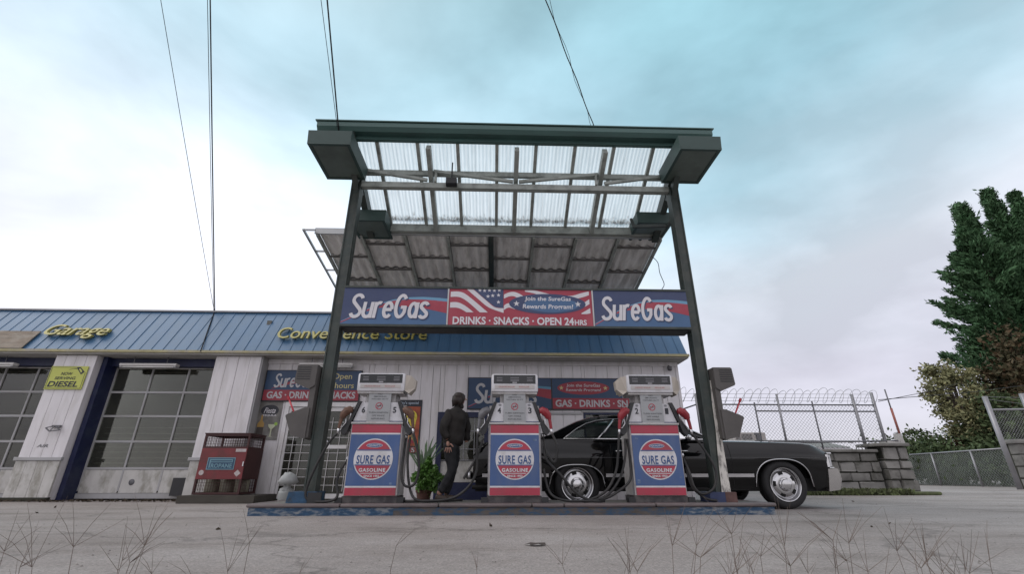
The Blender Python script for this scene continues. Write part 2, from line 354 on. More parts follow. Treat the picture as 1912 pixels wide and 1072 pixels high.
# text ---------------------------------------------------------------
_tc = {}
def glyphs(s, offset=0., shear=0., extrude=0., space=1.):
    k = (s, offset, shear, extrude, space)
    if k in _tc: return _tc[k]
    cu = bpy.data.curves.new('t', 'FONT'); cu.body = s; cu.offset = offset; cu.shear = shear; cu.extrude = extrude; cu.resolution_u = 3; cu.space_character = space
    o = bpy.data.objects.new('t', cu); COL.objects.link(o)
    dg = bpy.context.evaluated_depsgraph_get(); me = o.evaluated_get(dg).to_mesh()
    r = ([tuple(v.co) for v in me.vertices], [tuple(p.vertices) for p in me.polygons])
    o.evaluated_get(dg).to_mesh_clear(); COL.objects.unlink(o); bpy.data.objects.remove(o); bpy.data.curves.remove(cu)
    _tc[k] = r
    return r
def text(mb, s, x0, x1, z0, z1, y, depth=0., M=None, offset=.012, shear=0., space=1.):
    vs, fs = glyphs(s, offset, shear, .5 if depth else 0, space)
    xs = [v[0] for v in vs]; zs = [v[1] for v in vs]; a, b, c, d = min(xs), max(xs), min(zs), max(zs)
    o = [Vector((x0 + (v[0] - a) / (b - a) * (x1 - x0), y - v[2] * depth, z0 + (v[1] - c) / (d - c) * (z1 - z0))) for v in vs]
    if M is not None: o = [M @ p for p in o]
    mb.add(o, fs)
def ell(cx, cz, rx, rz, n=40, a0=0, a1=360):
    return [(cx + rx * math.cos(R(a0 + (a1 - a0) * i / n)), cz + rz * math.sin(R(a0 + (a1 - a0) * i / n))) for i in range(n + (0 if a1 - a0 == 360 else 1))]
def star(cx, cz, r, rot=90):
    return [(cx + (r if i % 2 == 0 else r * .4) * math.cos(R(rot + i * 36)), cz + (r if i % 2 == 0 else r * .4) * math.sin(R(rot + i * 36))) for i in range(10)]
def arc(cx, cy, rx, ry, a0, a1, n=14): return [(cx + rx * math.cos(R(a0 + (a1 - a0) * i / n)), cy + ry * math.sin(R(a0 + (a1 - a0) * i / n))) for i in range(n + 1)]
def catmull(pts, n=6):
    P = [pts[0]] + list(pts) + [pts[-1]]; o = []
    for i in range(1, len(P) - 2):
        for k in range(n):
            t = k / n; o.append(tuple(.5 * (2 * b + (c - a) * t + (2 * a - 5 * b + 4 * c - d) * t * t + (-a + 3 * b - 3 * c + d) * t ** 3) for a, b, c, d in zip(P[i - 1], P[i], P[i + 1], P[i + 2])))
    o.append(tuple(pts[-1])); return o
def script_logo(mb, x0, x1, z0, z1, y):
    """the word SureGas in narrow slanted round letters"""
    W = .135
    G = []
    adv = 0
    def S(w_, h): return [(adv + a * w_, b * h) for a, b in arc(.5, .76, .44, .19, 15, 235, 12) + arc(.5, .24, .46, .19, 55, -165, 14)]
    G.append(S(.40, 1.)); adv += .52
    G.append([(adv, .66), (adv, .25)] + arc(adv + .15, .22, .15, .17, 180, 360) + [(adv + .30, .66)]); G.append([(adv + .30, .66), (adv + .30, .0)]); adv += .45
    G.append([(adv, 0), (adv, .66)]); G.append(arc(adv + .15, .44, .15, .19, 175, 65, 8)); adv += .36
    G.append([(adv + .03, .35), (adv + .31, .35)]); G.append(arc(adv + .155, .345, .155, .29, 3, 318, 18)); adv += .46
    G.append(arc(adv + .20, .5, .20, .45, 42, 330, 20)); G.append([(adv + .20, .45), (adv + .42, .45)]); G.append([(adv + .37, .50), (adv + .37, .22)]); adv += .57
    G.append(arc(adv + .14, .34, .14, .28, 0, 360, 20)); G.append([(adv + .29, .66), (adv + .29, 0)]); adv += .43
    G.append(S(.30, .68)); adv += .30
    wtot = adv + .18
    def xf(a, b): return x0 + (a + .09 + b * .12) / (wtot + .02) * (x1 - x0), z0 + b * (z1 - z0)
    for i_, g in enumerate(G): mb.stroke(g, W, y - .00035 * i_, xf)
def logo_panel(parent, x0, x1, z0, z1, y, mats, word=None):
    """blue panel, swoosh and word; parts go under parent"""
    base, low, lb, red, wh = mats
    A = lambda a, b: (x0 + (a - 85) / 1070 * (x1 - x0), z1 - (b - 95) / 375 * (z1 - z0))
    top = [(90, 440), (200, 385), (300, 330), (450, 262), (600, 215), (750, 190), (900, 184), (1030, 190), (1155, 200)]
    mid = [(90, 446), (200, 392), (300, 338), (450, 272), (600, 228), (750, 212), (900, 212), (1030, 220), (1155, 232)]
    bot = [(90, 458), (200, 405), (300, 352), (450, 305), (600, 288), (750, 288), (900, 302), (1030, 325), (1155, 352)]
    fl = [(90, 470), (200, 470), (300, 470), (450, 470), (600, 470), (750, 470), (900, 470), (1030, 470), (1155, 470)]
    T = lambda l: [A(*p) for p in l]
    b = MB(); b.box(x0, x1, y, y + .01, z0, z1); put('face_panel', b, base, parent)
    b = MB(); b.ribbon(T(mid), T(fl), y - .001); put('lower_field', b, low, parent)
    b = MB(); b.ribbon(T(top), T(mid), y - .002); put('pale_swoosh', b, lb, parent)
    b = MB(); b.ribbon(T(mid), T(bot), y - .0025); put('red_swoosh', b, red, parent)
    sh = MB(); q = A(157, 418); q1 = A(985, 170); script_logo(sh, q[0], q1[0], q[1], q1[1], y - .003); put('letter_shadow', sh, base, parent)
    b = MB(); q = A(145, 408); q1 = A(975, 160); script_logo(b, q[0], q1[0], q[1], q1[1], y - .0075); put('lettering', b, wh, parent)

def flat_foliage(name, pts, size, m, parent, seed=1, droop=None, elong=1.6, org=None):
    """many leaf-sized triangles/quads at pts (N,3)"""
    rng = np.random.default_rng(seed); pts = np.asarray(pts); n = len(pts)
    a = rng.normal(size=(n, 3))
    if droop is not None: a = a * .55 + droop
    a /= np.linalg.norm(a, axis=1)[:, None]; b = rng.normal(size=(n, 3)); b -= a * (a * b).sum(1)[:, None]; b /= np.linalg.norm(b, axis=1)[:, None]
    s = size * rng.uniform(.55, 1.35, n)[:, None]
    o = np.array(ORG.get(parent.name, (0, 0, 0)) if parent else (org or (0, 0, 0)))
    P = pts - o
    q = np.stack([P - a * s * elong / 2, P + b * s * .42, P + a * s * elong / 2, P - b * s * .42], 1).reshape(-1, 3)
    me = bpy.data.meshes.new(name); me.vertices.add(4 * n); me.vertices.foreach_set('co', q.ravel().astype(np.float32))
    me.loops.add(4 * n); me.loops.foreach_set('vertex_index', np.arange(4 * n, dtype=np.int32)); me.polygons.add(n)
    me.polygons.foreach_set('loop_start', np.arange(0, 4 * n, 4, dtype=np.int32)); me.update(calc_edges=True); me.materials.append(m)
    ob = bpy.data.objects.new(name, me); COL.objects.link(ob)
    if parent: ob.parent = parent
    elif org: ob.location = org
    return ob

# ================================================================= GROUND
def ground_mat():
    m = bpy.data.materials.new('worn asphalt'); m.use_nodes = True; t = m.node_tree; b = t.nodes['Principled BSDF']
    g = t.nodes.new('ShaderNodeNewGeometry')
    def noise(s, d=6, r=.6, st=None):
        n = t.nodes.new('ShaderNodeTexNoise'); n.inputs['Scale'].default_value = s; n.inputs['Detail'].default_value = d; n.inputs['Roughness'].default_value = r
        if st:
            mpn = t.nodes.new('ShaderNodeMapping'); mpn.inputs['Scale'].default_value = st; t.links.new(g.outputs['Position'], mpn.inputs[0]); t.links.new(mpn.outputs[0], n.inputs[0])
        else: t.links.new(g.outputs['Position'], n.inputs[0])
        return n
    def rmp(src, stops):
        r = t.nodes.new('ShaderNodeValToRGB'); t.links.new(src, r.inputs[0])
        while len(r.color_ramp.elements) < len(stops): r.color_ramp.elements.new(.5)
        for e, (p, c) in zip(r.color_ramp.elements, stops): e.position = p; e.color = (*c, 1)
        return r
    def mul(a, c, f=1.):
        x = t.nodes.new('ShaderNodeMixRGB'); x.blend_type = 'MULTIPLY'; x.inputs[0].default_value = f; t.links.new(a, x.inputs[1]); t.links.new(c, x.inputs[2]); return x.outputs[0]
    base = rmp(noise(.35, 5).outputs[0], [(.3, (.225, .200, .188)), (.5, (.298, .272, .260)), (.75, (.352, .330, .322))])
    fine = rmp(noise(62, 5, .85).outputs[0], [(.32, (.30, .30, .30)), (.5, (.97, .97, .97)), (.68, (1.65, 1.62, 1.6))])
    mid = rmp(noise(14, 6, .7).outputs[0], [(.3, (.82, .82, .82)), (.6, (1.05, 1.05, 1.05))])
    stn = rmp(noise(1.1, 7, .65, (.35, 1.1, 1)).outputs[0], [(.33, (.66, .64, .62)), (.44, (.92, .91, .90)), (.54, (1, 1, 1)), (.7, (1.07, 1.07, 1.08))])
    oil = rmp(noise(2.6, 4, .5).outputs[0], [(.26, (.55, .54, .53)), (.31, (.96, .96, .96)), (.4, (1, 1, 1))])
    v = t.nodes.new('ShaderNodeTexVoronoi'); v.feature = 'DISTANCE_TO_EDGE'; v.inputs['Scale'].default_value = .33
    wn = noise(1.5, 5); ad = t.nodes.new('ShaderNodeVectorMath'); ad.operation = 'MULTIPLY_ADD'; t.links.new(wn.outputs['Color'], ad.inputs[0]); ad.inputs[1].default_value = (1.1, 1.1, 0); t.links.new(g.outputs['Position'], ad.inputs[2])
    t.links.new(ad.outputs[0], v.inputs['Vector'])
    ck = rmp(v.outputs['Distance'], [(0, (.22, .21, .20)), (.004, (.35, .34, .33)), (.011, (1, 1, 1))])
    o = mul(mul(mul(mul(mul(base.outputs[0], fine.outputs[0], .8), mid.outputs[0]), stn.outputs[0]), ck.outputs[0], .42), oil.outputs[0])
    t.links.new(o, b.inputs['Base Color']); b.inputs['Roughness'].default_value = .72; b.inputs['Specular IOR Level'].default_value = .35
    bp = t.nodes.new('ShaderNodeBump'); bp.inputs['Strength'].default_value = .9; bp.inputs['Distance'].default_value = .006
    t.links.new(noise(95, 4, .8).outputs[0], bp.inputs['Height']); t.links.new(bp.outputs[0], b.inputs['Normal'])
    return m
b = MB()
xs = [-900, -60, -20, -8, 0, 8, 20, 60, 900]; ys = [-900, -60, -10, 0, 8, 16, 30, 60, 900]
for y in ys:
    for x in xs: b.v.append((x, y, 0))
for j in range(8):
    for i in range(8): b.f.append((j * 9 + i, j * 9 + i + 1, (j + 1) * 9 + i + 1, (j + 1) * 9 + i))
structure(put('ground', b, ground_mat()))

# ================================================================= BUILDING
YW, YP, YD = 10.35, 10.05, 10.55       # store wall, pillars, garage doors
bld = thing('gas_station_building', (-4, 10.35, 0), 'low white boarded gas station building with blue metal mansard roof and two garage doors', 'building')
# mansard panels
ZB, ZT, YB, YT = 2.96, 4.06, 9.93, 10.60
x = -20.2; k = 0
while x < 4.2:
    x1 = min(x + .242, 4.22)
    b = MB(); j = random.uniform(-.003, .003)
    b.add([(x, YB + j, ZB), (x1, YB + j, ZB), (x1, YT + j, ZT), (x, YT + j, ZT), (x, YB + .03, ZB), (x1, YB + .03, ZB), (x1, YT + .03, ZT), (x, YT + .03, ZT)],
          [(0, 1, 2, 3), (5, 4, 7, 6), (0, 4, 5, 1), (3, 2, 6, 7), (0, 3, 7, 4), (1, 5, 6, 2)])
    b.add([(x - .008, YB - .012, ZB), (x + .008, YB - .012, ZB), (x + .008, YT - .012, ZT), (x - .008, YT - .012, ZT), (x - .008, YB, ZB), (x + .008, YB, ZB), (x + .008, YT, ZT), (x - .008, YT, ZT)],
          [(0, 1, 2, 3), (0, 3, 7, 4), (1, 5, 6, 2), (0, 4, 5, 1), (3, 2, 6, 7)])
    put('roof_panel', b, blue_metal, bld); x += .245
b = MB(); b.box(-20.2, 4.25, YT - .05, YT + .2, ZT, ZT + .035); put('roof_capping', b, grey_trim, bld)
b = MB(); b.box(-20.2, 4.25, YB - .05, YB + .03, ZB - .055, ZB - .002); put('fascia_trim', b, yellow_trim, bld)
b = MB(); b.box(-20.2, 4.24, YB, 10.62, ZB - .085, ZB - .057); put('soffit', b, mat('soffit paint', (.42, .41, .39), .6, var=.12, dirt=(.2, .19, .17), dirt_amt=.5), bld)
b = MB(); b.prismx([(YB + .03, ZB), (YT + .03, ZT), (10.9, ZT), (10.9, ZB)], 4.17, 4.215); put('gable_end', b, blue_metal, bld)
b = MB(); b.box(-20.1, 4.15, 10.62, 18.0, ZT - .16, ZT - .06); put('roof', b, mat('roof felt', (.10, .10, .10), .9), bld)
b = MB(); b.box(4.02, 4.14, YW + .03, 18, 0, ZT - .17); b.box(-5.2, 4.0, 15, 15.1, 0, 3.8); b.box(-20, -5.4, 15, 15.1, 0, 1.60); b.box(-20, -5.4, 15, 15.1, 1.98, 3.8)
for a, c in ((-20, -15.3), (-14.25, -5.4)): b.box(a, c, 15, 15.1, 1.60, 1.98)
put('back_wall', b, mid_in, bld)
b = MB()
for X in (-15.1, -14.85, -14.6): b.box(X, X + .03, 15.02, 15.06, 1.60, 1.98)
b.box(-15.3, -14.25, 15.02, 15.06, 1.77, 1.80); put('back_window_bars', b, mid_in, bld)
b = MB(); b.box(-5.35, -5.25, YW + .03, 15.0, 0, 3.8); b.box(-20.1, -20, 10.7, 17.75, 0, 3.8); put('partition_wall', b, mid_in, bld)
# header fascia strip under soffit on store
b = MB(); b.box(-5.1, 4.12, YW - .035, YW, 2.78, 2.872); put('header_board', b, white_board, bld)
# store wall boards with openings: door (-4.52..-2.86, 0..1.92), blue door (-1.27..-.2), dark window (1.9..2.8)
def wall_cols(x0, x1, y, zmax, holes, m, w_=.262):
    x = x0
    while x < x1 - .01:
        xe = min(x + w_, x1)
        cuts = sorted({x, xe} | {h for a, c, z0, z1 in holes for h in (a, c) if x < h < xe})
        for i in range(len(cuts) - 1):
            a, c = cuts[i], cuts[i + 1]
            zz = [(0, zmax)]
            for ha, hc, z0, z1 in holes:
                if a >= ha - 1e-4 and c <= hc + 1e-4:
                    zz = [s for lo, hi in zz for s in ((lo, min(hi, z0)), (max(lo, z1), hi)) if s[1] - s[0] > .01]
            for lo, hi in zz:
                b = MB(); j = random.uniform(-.004, .004)
                b.box(a + .0035, c - .0035, y + j, y + .03, lo, hi); put('wall_board', b, m, bld)
        x = xe
HOLES = [(-4.56, -2.86, 0, 1.94), (-1.27, -.18, 0, 1.74), (1.90, 2.85, .9, 1.74)]
wall_cols(-5.1, 4.14, YW, 2.86, HOLES, white_board)
b = MB(); b.box(-5.1, -4.565, YW + .031, YW + .06, 0, 2.86); b.box(-2.855, -1.275, YW + .031, YW + .06, 0, 2.86); b.box(-.175, 1.895, YW + .031, YW + .06, 0, 2.86); b.box(2.855, 4.0, YW + .031, YW + .06, 0, 2.86)
b.box(-4.56, -2.86, YW + .031, YW + .06, 1.95, 2.86); b.box(-1.27, -.18, YW + .031, YW + .06, 1.75, 2.86); b.box(1.9, 2.85, YW + .031, YW + .06, 1.75, 2.86); b.box(1.9, 2.85, YW + .031, YW + .06, 0, .89)
put('wall_backing', b, mortar_m, bld)
b = MB(); b.box(-.6, 1.86, YW - .03, YW - .002, 1.70, 1.745); b.box(1.86, 4.1, YW - .03, YW - .002, 1.75, 1.79); put('sill_board', b, grey_trim, bld)
# pillars of the garage front
def pillar(x0, x1, nb, sign=False):
    b = MB(); b.box(x0 + .01, x1 - .01, YP + .02, YD + .1, 0, 2.87); o = put('pillar', b, white_board, bld)
    w_ = (x1 - x0) / nb
    for i in range(nb):
        q = MB(); q.box(x0 + i * w_ + .003, x0 + (i + 1) * w_ - .003, YP + random.uniform(-.003, .003), YP + .019, .80, 2.86); put('pillar_board', q, white_board, bld)
        q = MB(); q.box(x0 + i * w_ + .003, x0 + (i + 1) * w_ - .003, YP - .02, YP + .019, .07, .73); put('lower_board', q, white_low, bld)
    q = MB(); q.box(x0 - .04, x1 + .03, YP - .05, YP + .018, .735, .80, bev=.008); put('pillar_ledge', q, grey_trim, bld)
    q = MB(); q.box(x0 - .05, x1 + .0, YP - .07, YP + .05, 0, .07); put('base_strip', q, mortar_m, bld)
pillar(-9.47, -8.62, 4)
pillar(-6.10, -5.13, 4)
b = MB(); b.box(-5.13, -5.10, YP + .02, YW - .002, 0, 2.87); put('corner_trim', b, grey_trim, bld)
# blue jambs and headers
for x0, x1 in ((-8.612, -6.102), (-12.5, -9.472)):
    b = MB(); b.box(x0, x0 + .10, YP + .16, YD + .08, 0, 2.87); b.box(x0 + .10, x1, YP + .30, YD + .08, 2.70, 2.87); put('blue_door_frame', b, navy, bld)
# garage doors: 3 columns, 4 glass rows, solid foot
def garage_door(x0, x1, ncol, label):
    d = bpy.data.objects.new('garage_door', None); COL.objects.link(d); d.parent = bld; ORG[d.name] = ORG[bld.name]
    y = YD; zb, zr = .13, [.60, 1.13, 1.65, 2.16, 2.70]
    w_ = (x1 - x0) / ncol
    for z in zr:
        q = MB(); q.box(x0, x1, y - .03, y + .03, z - .022, z + .022); put('rail', q, grey_trim if z < 2.6 else white_low, d)
    for i in range(ncol + 1):
        q = MB(); xx = x0 + i * w_; q.box(xx - .017, xx + .017, y - .026, y + .026, zb + .04, 2.70); put('stile', q, grey_trim, d)
    for j in range(4):
        for i in range(ncol):
            q = MB(); q.box(x0 + i * w_ + .018, x0 + (i + 1) * w_ - .018, y - .003, y + .003, zr[j] + .023, zr[j + 1] - .023); put('pane', q, pane_m, d)
    for i in range(ncol):
        q = MB(); q.box(x0 + i * w_ + .012, x0 + (i + 1) * w_ - .012, y - .02, y + .02, zb, .575, bev=.006); put('foot_panel', q, white_low, d)
    q = MB(); q.box(x0, x1, y - .05, y + .05, .03, zb - .004); put('bottom_rail', q, grey_trim, d)
garage_door(-8.50, -6.12, 3, '')
garage_door(-12.3, -9.49, 4, '')
pillar(-13.4, -12.4, 4)
b = MB(); b.box(-20.1, -13.45, YP + .02, YP + .2, 0, 2.87); put('side_wall', b, white_board, bld)
# holed vent disc in the foot of the right-hand door
q = MB(); X, Z = at(245, 901, YD - .03); q.lathe([(.0, .012), (.05, .012), (.06, 0)], (X, YD - .021, Z), 'Y', 20); put('vent_cover', q, galv_dk, bld, smooth=True)
q = MB(); X, Z = at(335, 900, YD - .1); q.box(X - .13, X + .14, YD - .12, YD - .09, 0.08, .42); tag(put('leaning_board', q, mat('charcoal board', (.03, .03, .033), .7), None, org=(X, YD - .1, 0)), 'dark charcoal board leaning at the foot of the garage door', 'board')
# dim garage interior: shelf edges, benches
for i, z in enumerate((.70, .80, .92, 1.02, 1.20, 1.30, 1.42)):
    q = MB(); q.box(-8.48, -6.12, 10.70, 10.72, z, z + .016); put('inner_bar', q, alu, bld)
    q = MB(); q.box(-12.3, -9.5, 10.70, 10.72, z + .01, z + .026); put('inner_bar', q, alu, bld)
q = MB()
for i in range(70):
    X = random.choice([random.uniform(-8.5, -5.6), random.uniform(-12.6, -9.7)]); s = random.uniform(.05, .16); z = random.choice((.74, 1.01, 1.29, 1.6)) - .0
    q.box(X, X + s, 12.05, 12.3, z, z + random.uniform(.05, .11))
put('workshop_clutter', q, mat('workshop clutter', (.13, .12, .10), .7, var=.7, vscale=4), bld)
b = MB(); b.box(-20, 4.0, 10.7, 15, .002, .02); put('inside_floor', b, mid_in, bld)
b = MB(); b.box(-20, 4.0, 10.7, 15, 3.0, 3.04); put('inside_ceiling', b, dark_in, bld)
# store double door
door_x = (-4.50, -3.68, -2.90)
b = MB(); b.box(-4.56, -4.47, YW - .03, YW + .08, 0, 1.94); b.box(-2.93, -2.86, YW - .03, YW + .08, 0, 1.94); b.box(-4.469, -2.931, YW - .03, YW + .08, 1.84, 1.94); put('door_frame', b, white_clean, bld)
for k, (a, c) in enumerate(((-4.465, -3.70), (-3.69, -2.935))):
    d = bpy.data.objects.new('glass_door', None); COL.objects.link(d); d.parent = bld; ORG[d.name] = ORG[bld.name]
    q = MB(); q.box(a, a + .05, YW, YW + .04, .03, 1.83); q.box(c - .05, c, YW, YW + .04, .03, 1.83); q.box(a + .051, c - .051, YW, YW + .04, 1.75, 1.83); q.box(a + .051, c - .051, YW, YW + .04, .03, .12); put('frame', q, white_clean, d)
    q = MB(); q.box(a + .052, c - .052, YW + .022, YW + .028, .121, 1.749); put('pane', q, pane_m, d)
    q = MB()
    for z in [.28 + .155 * i for i in range(9)]: q.bar((a + .03, YW + .005, z), (c - .03, YW + .005, z), .009)
    for i in range(1, 4): xx = a + (c - a) * i / 4; q.bar((xx, YW - .006, .16), (xx, YW - .006, 1.62), .009)
    put('security_grille', q, white_clean, d)
    if k:
        q = MB(); q.box(a + .06, c - .2, YW - .03, YW - .012, .98, 1.05, bev=.01); put('push_bar', q, white_clean, d)
        q = MB(); q.lathe([(0, .02), (.05, .015), (.06, 0)], (a + .09, YW - .01, 1.12), 'Y', 18); put('handle', q, chrome_d, d, smooth=True)
# blue door with barred window
X0, X1 = -1.27, -.18
b = MB(); b.box(X0, X0 + .11, YW - .04, YW + .08, 0, 1.74); b.box(X1 - .08, X1, YW - .04, YW + .08, 0, 1.74); b.box(X0 + .111, X1 - .081, YW - .04, YW + .08, 1.63, 1.74); b.box(X0 + .111, X1 - .081, YW - .02, YW + .06, 0, .33)
put('blue_window_frame', b, navy, bld)
q = MB(); q.box(X0 + .112, X1 - .082, YW - .0, YW + .03, .335, .74); put('lower_panel', q, white_low, bld)
q = MB(); q.box(X0 + .112, X1 - .082, YW + .02, YW + .026, .745, 1.628); put('window_pane', q, pane_m, bld)
q = MB()
for xx in (X0 + .35, X0 + .58, X0 + .8): q.bar((xx, YW - .01, .74), (xx, YW - .01, 1.63), .014)
for z in (.76, .98, 1.35): q.bar((X0 + .11, YW - .017, z), (X1 - .08, YW - .017, z), .013)
put('window_bars', q, galv, bld)
q = MB(); q.box(X0 + .36, X0 + .46, YW + .05, YW + .3, .76, 1.1); put('yellow_display', q, mat('yellow display', (.55, .42, .02), .6), bld)
# dark window on the right
q = MB(); q.box(1.9, 2.85, YW + .02, YW + .026, .9, 1.74); put('window_pane', q, pane_m, bld)
q = MB(); q.box(1.9, 2.85, YW - .02, YW + .015, 1.70, 1.74); q.box(1.9, 1.94, YW - .02, YW + .015, .9, 1.699); q.box(2.81, 2.85, YW - .02, YW + .015, .9, 1.699); put('window_frame', q, navy, bld)
# shop stock seen through glass
q = MB(); q2 = MB()
for z in (.3, .65, 1.0, 1.35):
    q2.box(-4.4, -2.9, 11.3, 11.6, z - .02, z); q2.box(-1.3, 3.2, 11.6, 11.9, z - .02, z)
    for i in range(40):
        X = random.choice((random.uniform(-4.4, -3.0), random.uniform(-1.2, 3.0))); s = random.uniform(.04, .09); q.box(X, X + s, 11.62 if X > -2 else 11.32, 11.7 if X > -2 else 11.4, z + .001, z + random.uniform(.08, .24))
put('shop_shelf', q2, mid_in, bld)
so_ = put('shop_stock', q, mat('mixed packets', (.18, .14, .10), .6, var=.9, vscale=9, dirt=(.25, .08, .05), dirt_amt=.8, dscale=7, dthr=.5), bld); so_['kind'] = 'stuff'
# small things on pillar 1
q = MB(); X, Z = at(102, 802, YP - .04)
q.bar((X - .13, YP - .10, Z + .02), (X + .02, YP - .16, Z - .05), .018); q.bar((X + .02, YP - .16, Z - .05), (X + .16, YP - .10, Z - .02), .018); q.bar((X - .13, YP - .10, Z + .02), (X - .02, YP - .04, Z + .07), .018); q.bar((X - .02, YP - .04, Z + .07), (X + .16, YP - .10, Z - .02), .018)
q.box(X - .07, X + .09, YP - .05, YP - .006, Z + .04, Z + .08); q.bar((X - .02, YP - .04, Z + .07), (X + .02, YP - .16, Z - .05), .015)
tag(put('hose_bracket', q, galv_dk, None, org=(X, YP, Z)), 'bent dark metal hose bracket on the white pillar below the diesel sign', 'bracket')
q = MB(); X, Z = at(80, 833, YP); 
text(q, 'AIR', X - .11, X + .11, Z - .03, Z + .03, YP - .006, shear=.2); put('air_stencil', q, galv_dk, bld)

# raised letters
def on_mansard(s, u0, v0, u1, v1, name, label, shear, off):
    # letters stand on the sloping panels; y from slope
    def yat(z): return YB + (z - ZB) / (ZT - ZB) * (YT - YB)
    X0, Z1 = at(u0, v0, 10.15); X1, Z0 = at(u1, v1, 10.15)
    zc = (Z0 + Z1) / 2; root = thing(name, ((X0 + X1) / 2, yat(zc), zc), label, 'sign')
    vs, _ = glyphs(s, off, shear, .5)
    xs_ = [v[0] for v in vs]; a, bb = min(xs_), max(xs_); zs_ = [v[1] for v in vs]; c, dd = min(zs_), max(zs_)
    # place each letter by the advance of its prefix
    for i, ch in enumerate(s):
        if ch == ' ': continue
        vp, _ = glyphs(s[:i + 1], off, shear, .5); r = max(v[0] for v in vp)
        vc, fc = glyphs(ch, off, shear, .5); cr_ = max(v[0] for v in vc)
        M = []
        for v in vc:
            X = X0 + (v[0] + r - cr_ - a) / (bb - a) * (X1 - X0); Z = Z0 + (v[1] - c) / (dd - c) * (Z1 - Z0)
            M.append((X, yat(Z) - .075 - v[2] * .07, Z))
        q = MB(); q.add(M, fc); put('letter', q, yellow_let, root)
on_mansard('Garage', 94, 604, 199, 636, 'garage_lettering', 'raised yellow slanted letters reading Garage on the blue roof', .25, .004)
on_mansard('Convenience Store', 523, 610, 797, 637, 'convenience_store_lettering', 'raised yellow letters reading Convenience Store on the blue roof', 0., .004)
# plywood board over an old sign
q = MB(); q.prismx([(YB - .05, 2.97), (YB - .03, 2.97), (YB + .245, 3.43), (YB + .225, 3.43)], -11.8, -10.12)
tag(put('plywood_board', q, plywood, None, org=(-10.9, YB, 3.2)), 'weathered brown plywood sheet covering a sign spot on the blue roof', 'board')
# diesel sign
r_ = thing('diesel_sign', (-9.04, YP - .03, 2.36), 'yellow rectangular NOW SERVING DIESEL sign on the white pillar', 'sign')
x0, x1, z0, z1 = -9.46, -8.70, 2.13, 2.62
q = MB(); q.box(x0, x1, YP - .035, YP - .012, z0, z1, bev=.008); put('panel', q, diesel_y, r_)
q = MB()
for a in ((x0 + .02, x1 - .02, z0 + .02, z0 + .028), (x0 + .02, x1 - .14, z1 - .028, z1 - .02), (x0 + .02, x0 + .028, z0 + .02, z1 - .02), (x1 - .028, x1 - .02, z0 + .02, z1 - .13)): q.box(a[0], a[1], YP - .0375, YP - .036, a[2], a[3])
put('border', q, sign_dk, r_)
q = MB(); text(q, 'NOW', -9.21, -8.97, 2.425, 2.49, YP - .038, offset=.02, shear=.15); text(q, 'SERVING', -9.31, -8.88, 2.335, 2.395, YP - .038, offset=.02, shear=.15); text(q, 'DIESEL', -9.41, -8.79, 2.18, 2.30, YP - .038, offset=.03, shear=.15); put('lettering', q, sign_dk, r_)
q = MB(); q.flat([(-8.93, 2.585), (-8.86, 2.60), (-8.74, 2.50), (-8.80, 2.44)], YP - .038); q.ribbon([(-9.07, 2.545), (-9.0, 2.57), (-8.92, 2.575)], [(-9.07, 2.538), (-9.0, 2.562), (-8.92, 2.56)], YP - .0382); put('nozzle_print', q, sign_dk, r_)
q = MB(); q.flat([(-8.88, 2.56), (-8.85, 2.57), (-8.79, 2.51), (-8.81, 2.48)], YP - .0385); put('nozzle_window', q, diesel_y, r_)

# wall signs
def wall_sign_a():
    y = YW - .05; x0, z1 = at(499, 691, y); x1, _ = at(677, 692, y); _, z0 = at(560, 750, y); x0 -= .0
    r_ = thing('wall_sign', ((x0 + x1) / 2, YW, (z0 + z1) / 2), 'blue and red wall sign reading GAS DRINKS SNACKS above the glass doors', 'sign')
    q = MB(); q.box(x0, x1, y + .002, YW - .01, z0, z1); put('sign_board', q, sign_dk, r_)
    h = z1 - z0; q = MB(); q.box(x0 + .02, x1 - .02, y - .004, y, z0 + .02, z0 + h * .36); put('red_band', q, wsign_red, r_)
    q = MB(); q.box(x0 + .02, x1 - .02, y - .004, y, z0 + h * .36, z1 - .02); put('blue_field', q, wsign_blue, r_)
    w_ = x1 - x0
    q = MB(); text(q, 'GAS · DRINKS · SNACKS', x0 + .1, x1 - .09, z0 + .06, z0 + h * .31, y - .0055, offset=.03); put('lettering', q, wsign_white, r_)
    q = MB(); script_logo(q, x0 + w_ * .09, x0 + w_ * .50, z0 + h * .44, z0 + h * .88, y - .006); put('logo_lettering', q, wsign_white, r_)
    q = MB(); q.ribbon([(x0 + w_ * .08, z0 + h * .4), (x0 + w_ * .25, z0 + h * .62), (x0 + w_ * .42, z0 + h * .78), (x0 + w_ * .55, z0 + h * .80)], [(x0 + w_ * .08, z0 + h * .39), (x0 + w_ * .25, z0 + h * .53), (x0 + w_ * .42, z0 + h * .60), (x0 + w_ * .55, z0 + h * .55)], y - .005); put('red_swoosh', q, wsign_red, r_)
    q = MB(); text(q, 'Open', x0 + w_ * .70, x0 + w_ * .90, z0 + h * .66, z0 + h * .90, y - .0055, offset=.01); text(q, '24 hours', x0 + w_ * .62, x0 + w_ * .93, z0 + h * .42, z0 + h * .60, y - .0055, offset=.01); put('hours_lettering', q, sign_cream, r_)
wall_sign_a()
